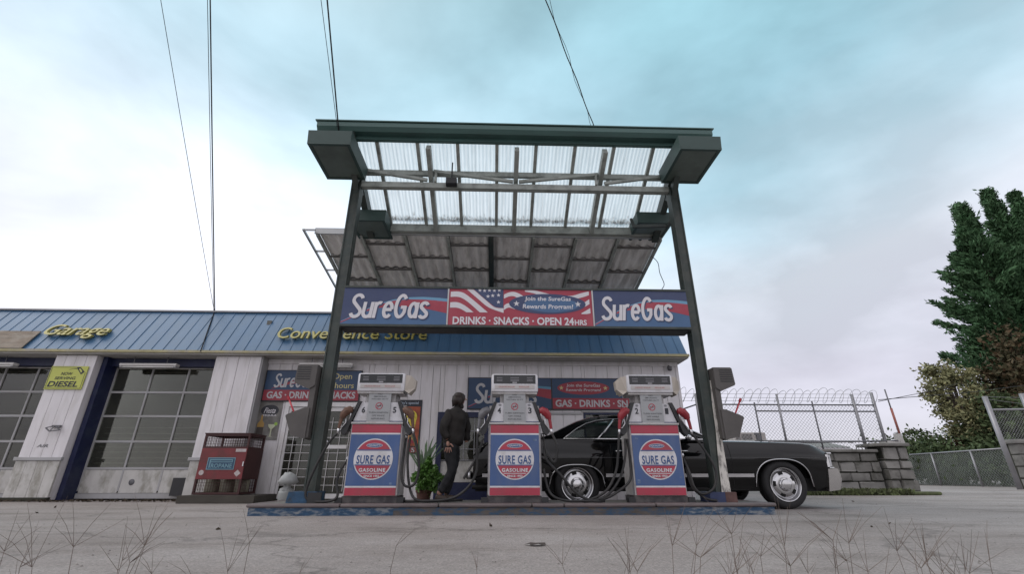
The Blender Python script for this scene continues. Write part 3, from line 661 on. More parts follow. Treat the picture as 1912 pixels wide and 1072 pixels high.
def wall_sign_b():
    y = YW - .05; x0, z1 = at(874, 705, y); xm, _ = at(1028, 705, y); _, z0 = at(900, 765, y); x1 = at(1215, 705, y)[0]
    r_ = thing('wall_sign', ((x0 + x1) / 2, YW, (z0 + z1) / 2), 'long blue SureGas wall sign with red oval behind the middle pump', 'sign')
    q = MB(); q.box(x0, x1, y + .002, YW - .01, z0, z1); put('sign_board', q, sign_dk, r_)
    logo_panel(r_, x0 + .02, xm, z0 + .02, z1 - .02, y - .002, (wsign_blue, wsign_blue, wsign_lb, wsign_red, wsign_white))
    h = z1 - z0; xr = xm + .03
    q = MB(); q.box(xr, x1 - .02, y - .004, y, z0 + h * .36, z1 - .02); put('blue_field', q, wsign_blue, r_)
    q = MB(); q.box(xr, x1 - .02, y - .004, y, z0 + .02, z0 + h * .359); put('red_band', q, wsign_red, r_)
    w_ = x1 - xr
    q = MB(); text(q, 'GAS · DRINKS · SNACKS', xr + .06, x1 - .08, z0 + .06, z0 + h * .31, y - .0055, offset=.03); put('lettering', q, wsign_white, r_)
    q = MB(); ex = xr + w_ * .31; q.flat(ell(ex, z0 + h * .68, w_ * .26, h * .21), y - .005); put('red_oval', q, wsign_red, r_)
    q = MB(); text(q, 'Join the SureGas', ex - w_ * .17, ex + w_ * .17, z0 + h * .69, z0 + h * .81, y - .006, offset=.02, shear=.1); text(q, 'Rewards Program!', ex - w_ * .175, ex + w_ * .175, z0 + h * .55, z0 + h * .665, y - .006, offset=.02, shear=.1); put('oval_lettering', q, wsign_white, r_)
    q = MB(); q.flat(star(ex - w_ * .22, z0 + h * .68, .055), y - .006); q.flat(star(ex + w_ * .22, z0 + h * .68, .055), y - .006); text(q, '24 hours', x1 - w_ * .37, x1 - w_ * .05, z0 + h * .47, z0 + h * .64, y - .006, offset=.02); put('yellow_print', q, sign_cream, r_)
wall_sign_b()
# posters
def poster1():
    y = YW - .02; x0, z1 = at(486, 750, y); x1, _ = at(529, 750, y); _, z0 = at(500, 822, y); w_, h = x1 - x0, z1 - z0
    r_ = thing('drink_poster', ((x0 + x1) / 2, YW, (z0 + z1) / 2), 'grey tequila poster with a bottle and margarita glass beside the glass doors', 'poster')
    q = MB(); q.box(x0, x1, y, y + .012, z0, z1); put('sheet', q, mat('poster grey photo', (.15, .145, .135), .5, var=.5, vscale=5, dirt=(.06, .05, .04), dirt_amt=.6, dscale=4), r_)
    q = MB(); q.flat(ell(x0 + w_ * .5, z1 - h * .24, w_ * .38, h * .15), y - .002); put('badge', q, sign_dk, r_)
    q = MB(); text(q, 'TEQUILA', x0 + w_ * .22, x0 + w_ * .82, z1 - h * .40, z1 - h * .34, y - .004, offset=.03); text(q, 'Fiesta', x0 + w_ * .25, x0 + w_ * .75, z1 - h * .31, z1 - h * .17, y - .004, shear=.4); put('lettering', q, sign_white, r_)
    q = MB(); bx = x0 + w_ * .22; q.flat([(bx - .07, z0 + .04), (bx + .07, z0 + .04), (bx + .07, z0 + h * .42), (bx + .02, z0 + h * .50), (bx + .018, z0 + h * .64), (bx - .018, z0 + h * .64), (bx - .02, z0 + h * .50), (bx - .07, z0 + h * .42)], y - .003); put('bottle_print', q, mat('amber print', (.36, .22, .06), .4), r_)
    q = MB(); q.flat([(bx - .07, z0 + .10), (bx + .07, z0 + .10), (bx + .07, z0 + .26), (bx - .07, z0 + .26)], y - .004); put('bottle_label', q, mat('dark label print', (.05, .04, .035), .5), r_)
    q = MB(); gx = x0 + w_ * .70; q.flat([(gx - .08, z0 + h * .40), (gx + .08, z0 + h * .40), (gx + .06, z0 + h * .33), (gx + .012, z0 + h * .27), (gx + .012, z0 + h * .10), (gx + .05, z0 + h * .08), (gx - .05, z0 + h * .08), (gx - .012, z0 + h * .10), (gx - .012, z0 + h * .27), (gx - .06, z0 + h * .33)], y - .003); put('glass_print', q, mat('pale glass print', (.45, .48, .33), .4), r_)
    q = MB(); q.flat(ell(gx + .08, z0 + h * .41, .035, .035, 14), y - .004); put('lime_print', q, mat('lime print', (.25, .42, .06), .4), r_)
poster1()
def poster2():
    y = YW - .02; x0, z1 = at(738, 747, y); x1, _ = at(789, 747, y); _, z0 = at(788, 848, y); w_, h = x1 - x0, z1 - z0
    r_ = thing('food_poster', ((x0 + x1) / 2, YW, (z0 + z1) / 2), 'red and yellow food special poster on the wall behind the left pump', 'poster')
    q = MB(); q.box(x0, x1, y, y + .012, z0, z1); put('sheet', q, sign_dk, r_)
    q = MB(); q.box(x0 + .03, x1 - .03, y - .003, y, z0 + h * .14, z1 - h * .13); put('picture', q, mat('orange red print', (.32, .07, .03), .5, var=.5, vscale=7), r_)
    q = MB(); text(q, "today's special", x0 + .03, x1 - .08, z1 - h * .10, z1 - h * .03, y - .003); put('lettering', q, mat('pale print', (.35, .42, .5), .5), r_)
    q = MB(); gx = x0 + w_ * .62
    q.flat(ell(gx, z1 - h * .33, w_ * .23, h * .13, 22), y - .005); q.flat([(gx - .10, z1 - h * .40), (gx + .12, z1 - h * .40), (gx + .09, z1 - h * .60), (gx - .05, z1 - h * .60)], y - .006); put('drink_print', q, mat('yellow print', (.62, .50, .05), .5, var=.3, vscale=15), r_)
    q = MB(); q.flat(ell(gx - .02, z0 + h * .27, w_ * .27, h * .06, 22), y - .005); put('bun_print', q, mat('bun print', (.50, .27, .10), .5), r_)
    q = MB(); q.flat(ell(gx - .02, z0 + h * .22, w_ * .29, h * .04, 22), y - .0055); put('sauce_print', q, wsign_red, r_)
    q = MB(); q.box(x0 + .03, x1 - .03, y - .004, y, z0 + .02, z0 + h * .12); put('price_band', q, wsign_red, r_)
    q = MB(); text(q, '7.15', x0 + w_ * .35, x0 + w_ * .85, z0 + .035, z0 + h * .105, y - .006); put('price_lettering', q, sign_white, r_)
poster2()
# fluorescent fixtures under the soffit
def fluoro(u0, u1, v, Y, label):
    a, z = at(u0, v, Y); c, _ = at(u1, v, Y)
    r_ = thing('fluorescent_fixture', ((a + c) / 2, Y, z), label, 'lamp', 'fluorescent fixtures under the soffit')
    q = MB(); q.box(a, c, Y - .07, Y + .07, z, z + .055, bev=.012); put('housing', q, lamp_m, r_)
    q = MB(); q.tube([(a + .05, Y - .03, z - .018), (c - .05, Y - .03, z - .018)], .017, 8); put('tube', q, tube_m, r_, smooth=True)
    q = MB(); q.box(a + .01, a + .05, Y - .055, Y + .055, z - .035, z - .001); q.box(c - .05, c - .01, Y - .055, Y + .055, z - .035, z - .001); put('end_cap', q, grey_trim, r_)
    q = MB(); zt = ZB - .084; q.bar((a + .25, Y, z + .05), (a + .25, Y, zt), .012); q.bar((c - .25, Y, z + .05), (c - .25, Y, zt), .012); put('hanger', q, galv_dk, r_)
fluoro(226, 332, 684, 10.2, 'white fluorescent fixture hanging above the middle of the garage door')
fluoro(560, 660, 683, 10.18, 'white fluorescent fixture above the blue sign over the glass doors')
fluoro(-95, 30, 682, 10.2, 'white fluorescent fixture above the leftmost garage door')
# security camera at right corner
q = MB(); X, Z = at(1252, 688, 10.2); q.lathe([(0, -.05), (.035, -.045), (.05, -.02), (.055, .02), (.055, .05), (0, .05)], (X, 10.25, Z), 'Z', 14); q.bar((X, 10.25, Z + .05), (X, 10.34, Z + .10), .02)
tag(put('security_camera', q, galv_dk, None, org=(X, 10.25, Z), smooth=True), 'small dark dome security camera under the right end of the soffit', 'camera')

# ================================================================= PUMP ISLAND
ZI = .135; IX0, IX1, IY0, IY1 = -3.0, 3.50, 6.30, 7.28
isl = bpy.data.objects.new('pump_island', None); COL.objects.link(isl); isl.location = (.2, 6.8, 0); ORG[isl.name] = (.2, 6.8, 0); structure(isl)
b = MB(); b.box(IX0 + .06, IX1 - .06, IY0 + .06, IY1, 0, ZI - .004); put('island_slab', b, island_top, isl)
xa = IX0
for xe, m_ in ((-1.25, kerb_blue), (-.95, kerb_brown), (2.30, kerb_brown), (IX1, kerb_blue)):
    b = MB(); b.box(xa + .002, xe, IY0, IY0 + .058, 0, .088); put('kerb_face', b, m_, isl); xa = xe
b = MB(); b.box(IX0, IX0 + .058, IY0 + .06, IY1, 0, .088); b.box(IX1 - .058, IX1, IY0 + .06, IY1, 0, .088); put('kerb_face', b, kerb_blue, isl)
segs = [IX0 - .03, -1.9, -.7, .45, .85, 2.0, IX1 + .03]
for i in range(len(segs) - 1):
    b = MB(); dz = random.uniform(-.004, .003); b.box(segs[i] + .003, segs[i + 1] - .003, IY0 - .025, IY0 + .13, .09 + dz, ZI + dz, bev=.02)
    put('kerb_nosing', b, kerb_nose, isl, smooth='auto')
b = MB(); b.box(IX0 - .03, IX0 + .10, IY0 + .132, IY1, .09, ZI, bev=.02); b.box(IX1 - .10, IX1 + .03, IY0 + .132, IY1, .09, ZI, bev=.02); put('kerb_nosing', b, kerb_nose, isl, smooth='auto')

# ================================================================= CANOPY
can = thing('canopy', (.28, 6.6, ZI), 'steel pump canopy with two dark posts and translucent corrugated roof', 'canopy')
PXL, PXR, PY = -2.39, 2.97, 6.62
for px, l in ((PXL, None), (PXR, None)):
    b = MB(); zt = 5.02
    b.box(px - .075, px - .055, PY - .085, PY + .085, ZI + .1, zt); b.box(px + .055, px + .075, PY - .085, PY + .085, ZI + .1, zt); b.box(px - .054, px + .054, PY - .07, PY + .07, ZI + .1, zt)
    put('post', b, steel_dk, can)
# right post leans outward a touch in paint: peeling flange on its lower right face
b = MB(); b.box(PXR + .0765, PXR + .118, PY - .088, PY - .02, ZI + .1, 1.72); b.prism([(PXR - .005, ZI + .1), (PXR + .1175, ZI + .1), (PXR + .1175, 1.70), (PXR + .085, 1.72), (PXR + .06, 1.45), (PXR + .045, 1.0), (PXR + .02, .7)], PY - .0905, PY - .0885); put('peeling_flange', b, steel_peel, can)
b = MB(); b.prism([(PXL - .24, ZI), (PXL + .13, ZI), (PXL + .13, ZI + .13), (PXL - .22, ZI + .13)], PY - .17, PY + .16); put('post_base', b, mat('peeling blue base', (.018, .06, .12), .7, var=.3, vscale=15, dirt=(.03, .03, .03), dirt_amt=.9, dscale=8, bump=.4), can)
b = MB(); b.box(PXL + .03, PXL + .2, PY - .19, PY - .172, ZI + .0, ZI + .12); put('post_shoe', b, black_pl, can)
b = MB(); b.box(PXR - .2, PXR + .0, PY - .17, PY + .16, ZI, ZI + .12); put('post_base', b, mat('blue block', (.035, .05, .12), .7, var=.3), can)
b = MB(); b.box(PXR + .002, PXR + .15, PY - .17, PY + .16, ZI, ZI + .12); put('post_base', b, mat('rusty block', (.10, .055, .05), .8, var=.4, vscale=12), can)
# roof plane: front Y6.12 Z5.60 -> back Y7.64 Z4.85
RF, RB = (6.10, 5.62), (7.66, 4.86)
def rz(y): return RF[1] + (y - RF[0]) / (RB[0] - RF[0]) * (RB[1] - RF[1])
XL, XR = -2.42, 2.98
ribs = [-2.02, -1.36, -.70, -.05, .60, 1.25, 1.90, 2.56]
for xr in ribs:
    b = MB(); b.bar((xr, 6.12, rz(6.12) - .06), (xr, 7.6, rz(7.6) - .06), .055, .06); put('roof_rib', b, beam_m, can)
for xr in (-1.17, .28, 1.74):
    b = MB(); b.bar((xr, 6.14, rz(6.14) - .17), (xr, 7.6, rz(7.6) - .16), .075, .14); put('main_rafter', b, beam_m, can)
for xr in (PXL, PXR):
    b = MB(); b.bar((xr, 5.95, rz(5.95) - .16), (xr, 7.75, rz(7.75) - .16), .11, .20); put('side_rafter', b, steel_dk, can)
    b = MB(); b.bar((xr, PY, 4.85), (xr, 6.9, rz(6.9) - .16), .09, .12); b.bar((xr, PY, 4.85), (xr, 6.15, rz(6.15) - .2), .09, .12); put('knee_brace', b, steel_dk, can)
for y, h, dz in ((6.62, .09, -.11),):
    b = MB(); b.box(PXL + .06, PXR - .06, y - .03, y + .03, rz(y) + dz - h / 2, rz(y) + dz + h / 2); put('purlin', b, beam_m, can)
zc = 5.0
b = MB(); b.box(PXL + .06, PXR - .06, PY - .05, PY + .05, zc - .055, zc + .045); put('truss_chord', b, beam_m, can)
xs_ = [PXL + .1, -1.17, .28, 1.74, PXR - .1]; zt = rz(6.62) - .11
for i, (a, c) in enumerate(((PXL + .1, -1.22), (-1.12, .23), (1.69, .33), (PXR - .1, 1.79))):
    b = MB(); b.bar((a, PY - .07, zt), (c, PY - .07, zc + .075), .045, .05); put('truss_web', b, beam_m, can)
for xx in (-1.08, 1.65):
    b = MB(); b.bar((xx, PY - .07, zc + .045), (xx, PY - .07, zt), .04, .04); put('truss_post', b, beam_m, can)
b = MB(); b.box(PXL + .05, PXR - .05, 7.60, 7.68, rz(7.64) - .19, rz(7.64) - .04); put('back_beam', b, beam_m, can)
b = MB(); b.box(PXL - .1, PXR + .1, 6.06, 6.13, 5.50, 5.60); put('front_beam', b, gutter_m, can)
b = MB(); b.prismx([(5.90, 5.62), (5.90, 5.70), (5.96, 5.74), (6.10, 5.74), (6.10, 5.56), (5.95, 5.56)], -2.92, 3.47); put('gutter', b, gutter_m, can)
b = MB(); b.prismx([(5.885, 5.715), (5.885, 5.735), (6.12, 5.775), (6.12, 5.75)], -2.95, 3.50); put('gutter_lip', b, gutter_m, can)
# translucent corrugated sheets
edges = [PXL + .02] + ribs + [PXR - .02]
for i in range(len(edges) - 1):
    for (y0, y1, dz) in ((6.08, 6.70, .022), (6.68, 7.70, .0)):
        a, c = edges[i] + .004, edges[i + 1] - .004; n = int((c - a) / .0155); vs_ = []; fs_ = []
        for k in range(n + 1):
            X = a + (c - a) * k / n; h = .011 * math.sin(k * PI / 2)
            vs_ += [(X, y0, rz(y0) + dz + h - .015), (X, y1, rz(y1) + dz + h - .015)]
        for k in range(n): fs_.append((2 * k, 2 * k + 2, 2 * k + 3, 2 * k + 1))
        q = MB(); q.add(vs_, fs_); put('roof_sheet', q, sheet_m, can, smooth=True)
# leaf litter along the low edge
rng = np.random.default_rng(3); pts = np.stack([rng.uniform(PXL, PXR, 1600), 7.60 - np.abs(rng.normal(0, .05, 1600)), np.zeros(1600)], 1); pts[:, 2] = [rz(y) + .015 for y in pts[:, 1]]
fo = flat_foliage('leaf_litter', pts, .028, grime, None, 4, org=(.28, 7.6, 4.9)); fo['kind'] = 'stuff'; tag(fo, 'dark leaf litter caught along the low edge of the translucent canopy roof', 'leaf litter')
q = MB(); X, Z = at(843, 340, 6.5); q.box(X - .09, X + .09, 6.45, 6.58, Z - .05, Z + .06); put('junction_box', q, black_pl, can)
q = MB(); q.bar((X, 6.5, Z + .06), (X, 6.5, rz(6.5) - .02), .02); put('conduit', q, black_pl, can)

# floodlight boxes
def lightbox(x0, x1, y0, y1, z0, z1, label):
    r_ = thing('canopy_light', ((x0 + x1) / 2, (y0 + y1) / 2, z0), label, 'lamp', 'square light boxes on the canopy corners')
    q = MB(); q.add([(x0, y0, z0 + .03), (x1, y0, z0 + .03), (x1, y1, z0 + .03), (x0, y1, z0 + .03), (x0 - .012, y0 - .012, z1), (x1 + .012, y0 - .012, z1), (x1 + .012, y1 + .012, z1), (x0 - .012, y1 + .012, z1)],
                    [(4, 5, 6, 7), (0, 1, 5, 4), (1, 2, 6, 5), (2, 3, 7, 6), (3, 0, 4, 7), (0, 3, 2, 1)]); put('housing', q, lightbox_m, r_)
    q = MB(); e = .05
    q.box(x0, x1, y0, y0 + e, z0, z0 + .028); q.box(x0, x1, y1 - e, y1, z0, z0 + .028); q.box(x0, x0 + e, y0 + e + .001, y1 - e - .001, z0, z0 + .028); q.box(x1 - e, x1, y0 + e + .001, y1 - e - .001, z0, z0 + .028); put('lens_frame', q, lightbox_m, r_)
    q = MB(); q.box(x0 + e + .002, x1 - e - .002, y0 + e + .002, y1 - e - .002, z0 + .01, z0 + .022); put('lens', q, lens_m, r_)
lightbox(-2.87, -2.24, 5.62, 6.52, 5.03, 5.27, 'large square light box at the left front corner of the canopy')
lightbox(2.76, 3.40, 5.62, 6.52, 5.08, 5.32, 'large square light box at the right front corner of the canopy')
lightbox(-2.66, -2.02, 7.15, 7.85, 4.63, 4.84, 'square light box at the left rear corner of the canopy')
lightbox(2.50, 3.14, 7.15, 7.85, 4.68, 4.89, 'square light box at the right rear corner of the canopy')
b = MB(); b.bar((2.36, 7.1, 4.72), (2.40, 7.1, 4.56), .04); b.bar((2.38, 7.1, 4.56), (2.93, 6.95, 4.50), .04, .05); b.bar((2.93, 6.95, 4.5), (2.96, 6.68, 4.5), .04, .05); put('lamp_arm', b, steel_dk, can)

# awning linking canopy and store
awn = thing('awning', (-.15, 8.9, 4.3), 'grey corrugated awning roof between the canopy and the store', 'awning')
AX0, AX1, AY0, AY1 = -3.40, 3.10, 7.72, 10.75
def az(y): return 4.72 - (y - 7.5) * .165
cols = 8; cw = (AX1 - AX0) / cols
for c in range(cols):
    x0 = AX0 + c * cw; off = .0 if c % 2 else .43
    ybs = [AY0] + [y for y in (8.0 + off + .86 * i for i in range(5)) if AY0 + .2 < y < AY1 - .1] + [AY1]
    for r in range(len(ybs) - 1):
        y0, y1 = ybs[r] + .018, ybs[r + 1] - .018; n = 24; vs_ = []; fs_ = []; dz = .012 * (r % 2)
        for k in range(n + 1):
            X = x0 + .03 + (cw - .06) * k / n; h = .017 * (1 if math.sin(k * 2 * PI / 6.0 + .4) > 0 else -1) * min(1, abs(math.sin(k * 2 * PI / 6. + .4)) * 1.7)
            vs_ += [(X, y0, az(y0) + h + dz), (X, y1, az(y1) + h + dz)]
        for k in range(n): fs_.append((2 * k, 2 * k + 1, 2 * k + 3, 2 * k + 2))
        q = MB(); q.add(vs_, fs_); put('corrugated_panel', q, corr_m, awn, smooth=True)
        if r:
            q = MB(); q.box(x0 + .03, x0 + cw - .03, ybs[r] - .02, ybs[r] + .02, az(ybs[r]) - .05, az(ybs[r]) - .02); put('cross_batten', q, mat('batten dark grey', (.13, .125, .12), .8), awn)  # dark grey batten under each cross seam
for c in range(cols + 1):
    x0 = AX0 + c * cw; wd = .10 if c == 4 else .045
    q = MB(); q.bar((x0, AY0, az(AY0) - .03), (x0, AY1, az(AY1) - .03), wd, .07 if c != 4 else .1); put('awning_beam', q, steel_dk if c == 4 else beam_m, awn)
q = MB(); q.box(AX0 - .03, AX1 + .03, AY0, AY1, az(AY1) + .52, az(AY1) + .53) if False else q.add([(AX0, AY0, az(AY0) + .05), (AX1, AY0, az(AY0) + .05), (AX1, AY1, az(AY1) + .05), (AX0, AY1, az(AY1) + .05), (AX0, AY0, az(AY0) + .07), (AX1, AY0, az(AY0) + .07), (AX1, AY1, az(AY1) + .07), (AX0, AY1, az(AY1) + .07)], [(0, 3, 2, 1), (4, 5, 6, 7), (0, 1, 5, 4), (1, 2, 6, 5), (2, 3, 7, 6), (3, 0, 4, 7)]); put('top_deck', q, mat('pale roof deck', (.40, .39, .40), .6), awn)
q = MB(); q.bar((AX0 - .04, AY0 - .02, az(AY0) + .02), (AX1, AY0 - .02, az(AY0) + .02), .03, .12); put('front_trim', q, alu, awn)
q = MB(); q.bar((-3.62, 7.6, az(7.6) - .02), (-3.62, 10.6, az(10.6) - .02), .035); 
for i in range(5): yy = 7.62 + i * .66; q.bar((-3.61, yy, az(yy) - .02), (-3.40, yy, az(yy) - .02), .03)
put('side_ladder_frame', q, alu, awn)

# banner sign between the posts
SY = 6.52; SZ0, SZ1 = 2.51, 3.085
bs = thing('canopy_sign', (.28, SY + .2, SZ0), 'long illuminated-style sign box between the canopy posts reading SureGas drinks snacks', 'sign')
sx0, sx1 = PXL + .08, PXR - .08
b = MB(); b.box(sx0, sx1, SY + .012, SY + .33, SZ0 - .02, SZ1 + .02); put('sign_case', b, mat('sign case', (.03, .034, .04), .5), bs)
b = MB(); b.box(sx0, sx1, SY - .015, SY + .011, SZ1 + .001, SZ1 + .03); b.box(sx0, sx1, SY - .015, SY + .011, SZ0 - .035, SZ0 - .001); put('sign_rim', b, steel_dk, bs)
b = MB(); b.box(sx0 - .01, sx1 + .01, SY + .02, SY + .31, SZ0 - .045, SZ0 - .022); put('underside_tray', b, mat('sign tray', (.02, .022, .024), .6), bs)
def SX(zx): return sx0 + (zx - 85) / (1817 - 85) * (sx1 - sx0)
def SZf(zy): return SZ1 - (zy - 103) / (277 - 103) * (SZ1 - SZ0)
xd1, xd2 = SX(604), SX(1333)
logo_panel(bs, sx0, xd1 - .01, SZ0, SZ1, SY, (sign_navy, sign_blue, sign_lblue, sign_red, sign_white))
logo_panel(bs, xd2 + .01, sx1, SZ0, SZ1, SY, (sign_navy, sign_blue, sign_lblue, sign_red, sign_white))
b = MB(); b.box(xd1 - .009, xd1 + .012, SY - .008, SY + .01, SZ0, SZ1); b.box(xd2 - .012, xd2 + .009, SY - .008, SY + .01, SZ0, SZ1); put('divider', b, alu, bs)
b = MB(); b.box(xd1 + .013, xd2 - .013, SY, SY + .01, SZ0, SZ1); put('face_panel', b, sign_red, bs)
Z2 = lambda p: (SX(53.1 + p[0] * .4726), SZf(53.1 + p[1] * .4726))
Z1f = lambda p: (SX(p[0]), SZf(p[1]))
b = MB(); cm = lambda l: catmull(l, 5)
b.ribbon([Z2(p) for p in cm([(1190, 135), (1290, 135), (1380, 180), (1590, 345)])], [Z2(p) for p in cm([(1190, 190), (1280, 190), (1370, 235), (1505, 345)])], SY - .002)
b.ribbon([Z2(p) for p in cm([(1190, 245), (1270, 245), (1350, 280), (1440, 345)])], [Z2(p) for p in cm([(1190, 300), (1260, 300), (1310, 315), (1365, 345)])], SY - .002)
b.ribbon([Z2(p) for p in cm([(1430, 108), (1560, 215), (1660, 290), (1755, 300)])], [Z2(p) for p in cm([(1360, 108), (1480, 205), (1600, 295), (1755, 348)])], SY - .002)
b.ribbon([Z1f(p) for p in cm([(884, 128), (915, 116), (950, 118), (1010, 150)])], [Z1f(p) for p in cm([(884, 148), (915, 136), (945, 140), (1000, 175)])], SY - .002)
b.ribbon([Z1f(p) for p in cm([(884, 182), (900, 172), (915, 170), (930, 172)])], [Z1f(p) for p in cm([(884, 204), (900, 194), (915, 192), (940, 200)])], SY - .002)
b.ribbon([Z1f(p) for p in cm([(990, 106), (1040, 106), (1100, 120), (1150, 130)])], [Z1f(p) for p in cm([(990, 112), (1040, 122), (1090, 140), (1140, 145)])], SY - .002)
b.ribbon([Z1f(p) for p in cm([(1180, 128), (1230, 130), (1280, 116), (1316, 108)])], [Z1f(p) for p in cm([(1180, 146), (1230, 148), (1280, 138), (1316, 126)])], SY - .002)
b.ribbon([Z1f(p) for p in cm([(1270, 172), (1295, 160), (1316, 146)])], [Z1f(p) for p in cm([(1270, 192), (1295, 182), (1316, 170)])], SY - .002)
b.ribbon([Z1f(p) for p in cm([(1272, 215), (1295, 203), (1318, 190)])], [Z1f(p) for p in cm([(1272, 219), (1295, 219), (1318, 215)])], SY - .002)
put('flag_stripes', b, sign_white, bs)
b = MB(); b.flat([Z2(p) for p in ((1432, 104), (1752, 104), (1752, 300), (1662, 288), (1562, 213))], SY - .0026); put('flag_canton', b, sign_navy, bs)
b = MB()
for p in ((1500, 116), (1550, 120), (1602, 116), (1655, 118), (1708, 114), (1588, 180), (1638, 172), (1700, 166), (1700, 238)):
    c = Z2(p); b.flat(star(c[0], c[1], .033), SY - .0034)
put('flag_stars', b, sign_white, bs)
c = Z1f((1103, 172)); rx, rzz = 193 / 1732 * (sx1 - sx0), 49 / 174 * (SZ1 - SZ0)
b = MB(); b.flat(ell(c[0], c[1], rx, rzz, 48), SY - .004); put('oval', b, sign_navy, bs)
b = MB(); b.flat(ell(c[0] + rx * .1, c[1] - rzz * .1, rx * .72, rzz * .72, 48), SY - .0046); put('oval_highlight', b, sign_blue, bs)
b = MB(); a0 = Z1f((988, 163)); a1 = Z1f((1222, 137)); text(b, 'Join the SureGas', a0[0], a1[0], a0[1], a1[1], SY - .0055, offset=.02, shear=.1)
a0 = Z1f((978, 202)); a1 = Z1f((1232, 174)); text(b, 'Rewards Program!', a0[0], a1[0], a0[1], a1[1], SY - .0055, offset=.02, shear=.1)
for p in ((947, 172), (1257, 172)): c = Z1f(p); b.flat(star(c[0], c[1], .05), SY - .0055)
put('oval_lettering', b, sign_white, bs)
b = MB(); a0 = Z1f((632, 274)); a1 = Z1f((1232, 237)); text(b, 'DRINKS · SNACKS · OPEN 24', a0[0], a1[0], a0[1], a1[1], SY - .005, offset=.03)
a0 = Z1f((1236, 273)); a1 = Z1f((1296, 247)); text(b, 'HRS', a0[0], a1[0], a0[1], a1[1], SY - .005, offset=.03); put('lettering', b, sign_white, bs)

# ================================================================= SERVICE BOXES ON POSTS
def service(px, sgn, label, lab2):
    r_ = thing('service_box', (px, PY - .05, 1.4), label, 'dispenser', 'grey towel and squeegee boxes on the posts')
    s = sgn; ya, yb = PY - .20, PY + .06
    P = lambda l: [(px + s * a, z) for a, z in l][::s]
    q = MB(); q.prism(P([(.09, .92), (.15, .90), (.17, 1.84), (.09, 1.86)]), ya + .02, yb); put('back_plate', q, box_grey, r_)
    q = MB(); q.prism(P([(.10, 1.60), (.17, 1.55), (.37, 1.63), (.385, 1.65), (.37, 1.87), (.35, 1.885), (.10, 1.885)]), ya, yb - .01); put('towel_housing', q, box_grey, r_)
    q = MB()
    for k in range(6): z = 1.68 + k * .032; q.box(px + s * .18, px + s * .36, ya - .004, ya - .001, z, z + .012)
    put('louvre', q, black_pl, r_)
    q = MB(); q.prism(P([(.12, .90), (.31, .94), (.42, 1.19), (.41, 1.21), (.19, 1.30), (.12, 1.30)]), ya, yb - .01); put('squeegee_bin', q, box_grey, r_)
    sq = thing('squeegee', (px + s * .3, PY - .08, 1.15), lab2, 'squeegee', 'red squeegees in the service boxes')
    q = MB(); q.tube([(px + s * .27, PY - .08, 1.08), (px + s * .47, PY - .08, 1.44)], .012, 8); put('handle', q, red_stick, sq, smooth=True)
    q = MB(); q.tube([(px + s * .46, PY - .08, 1.425), (px + s * .485, PY - .08, 1.465)], .018, 8); put('grip', q, red_stick, sq)
service(PXL, -1, 'dark grey towel and squeegee box on the left canopy post', 'red handled squeegee standing in the box on the left post')
service(PXR, 1, 'dark grey towel and squeegee box on the right canopy post', 'red handled squeegee standing in the box on the right post')

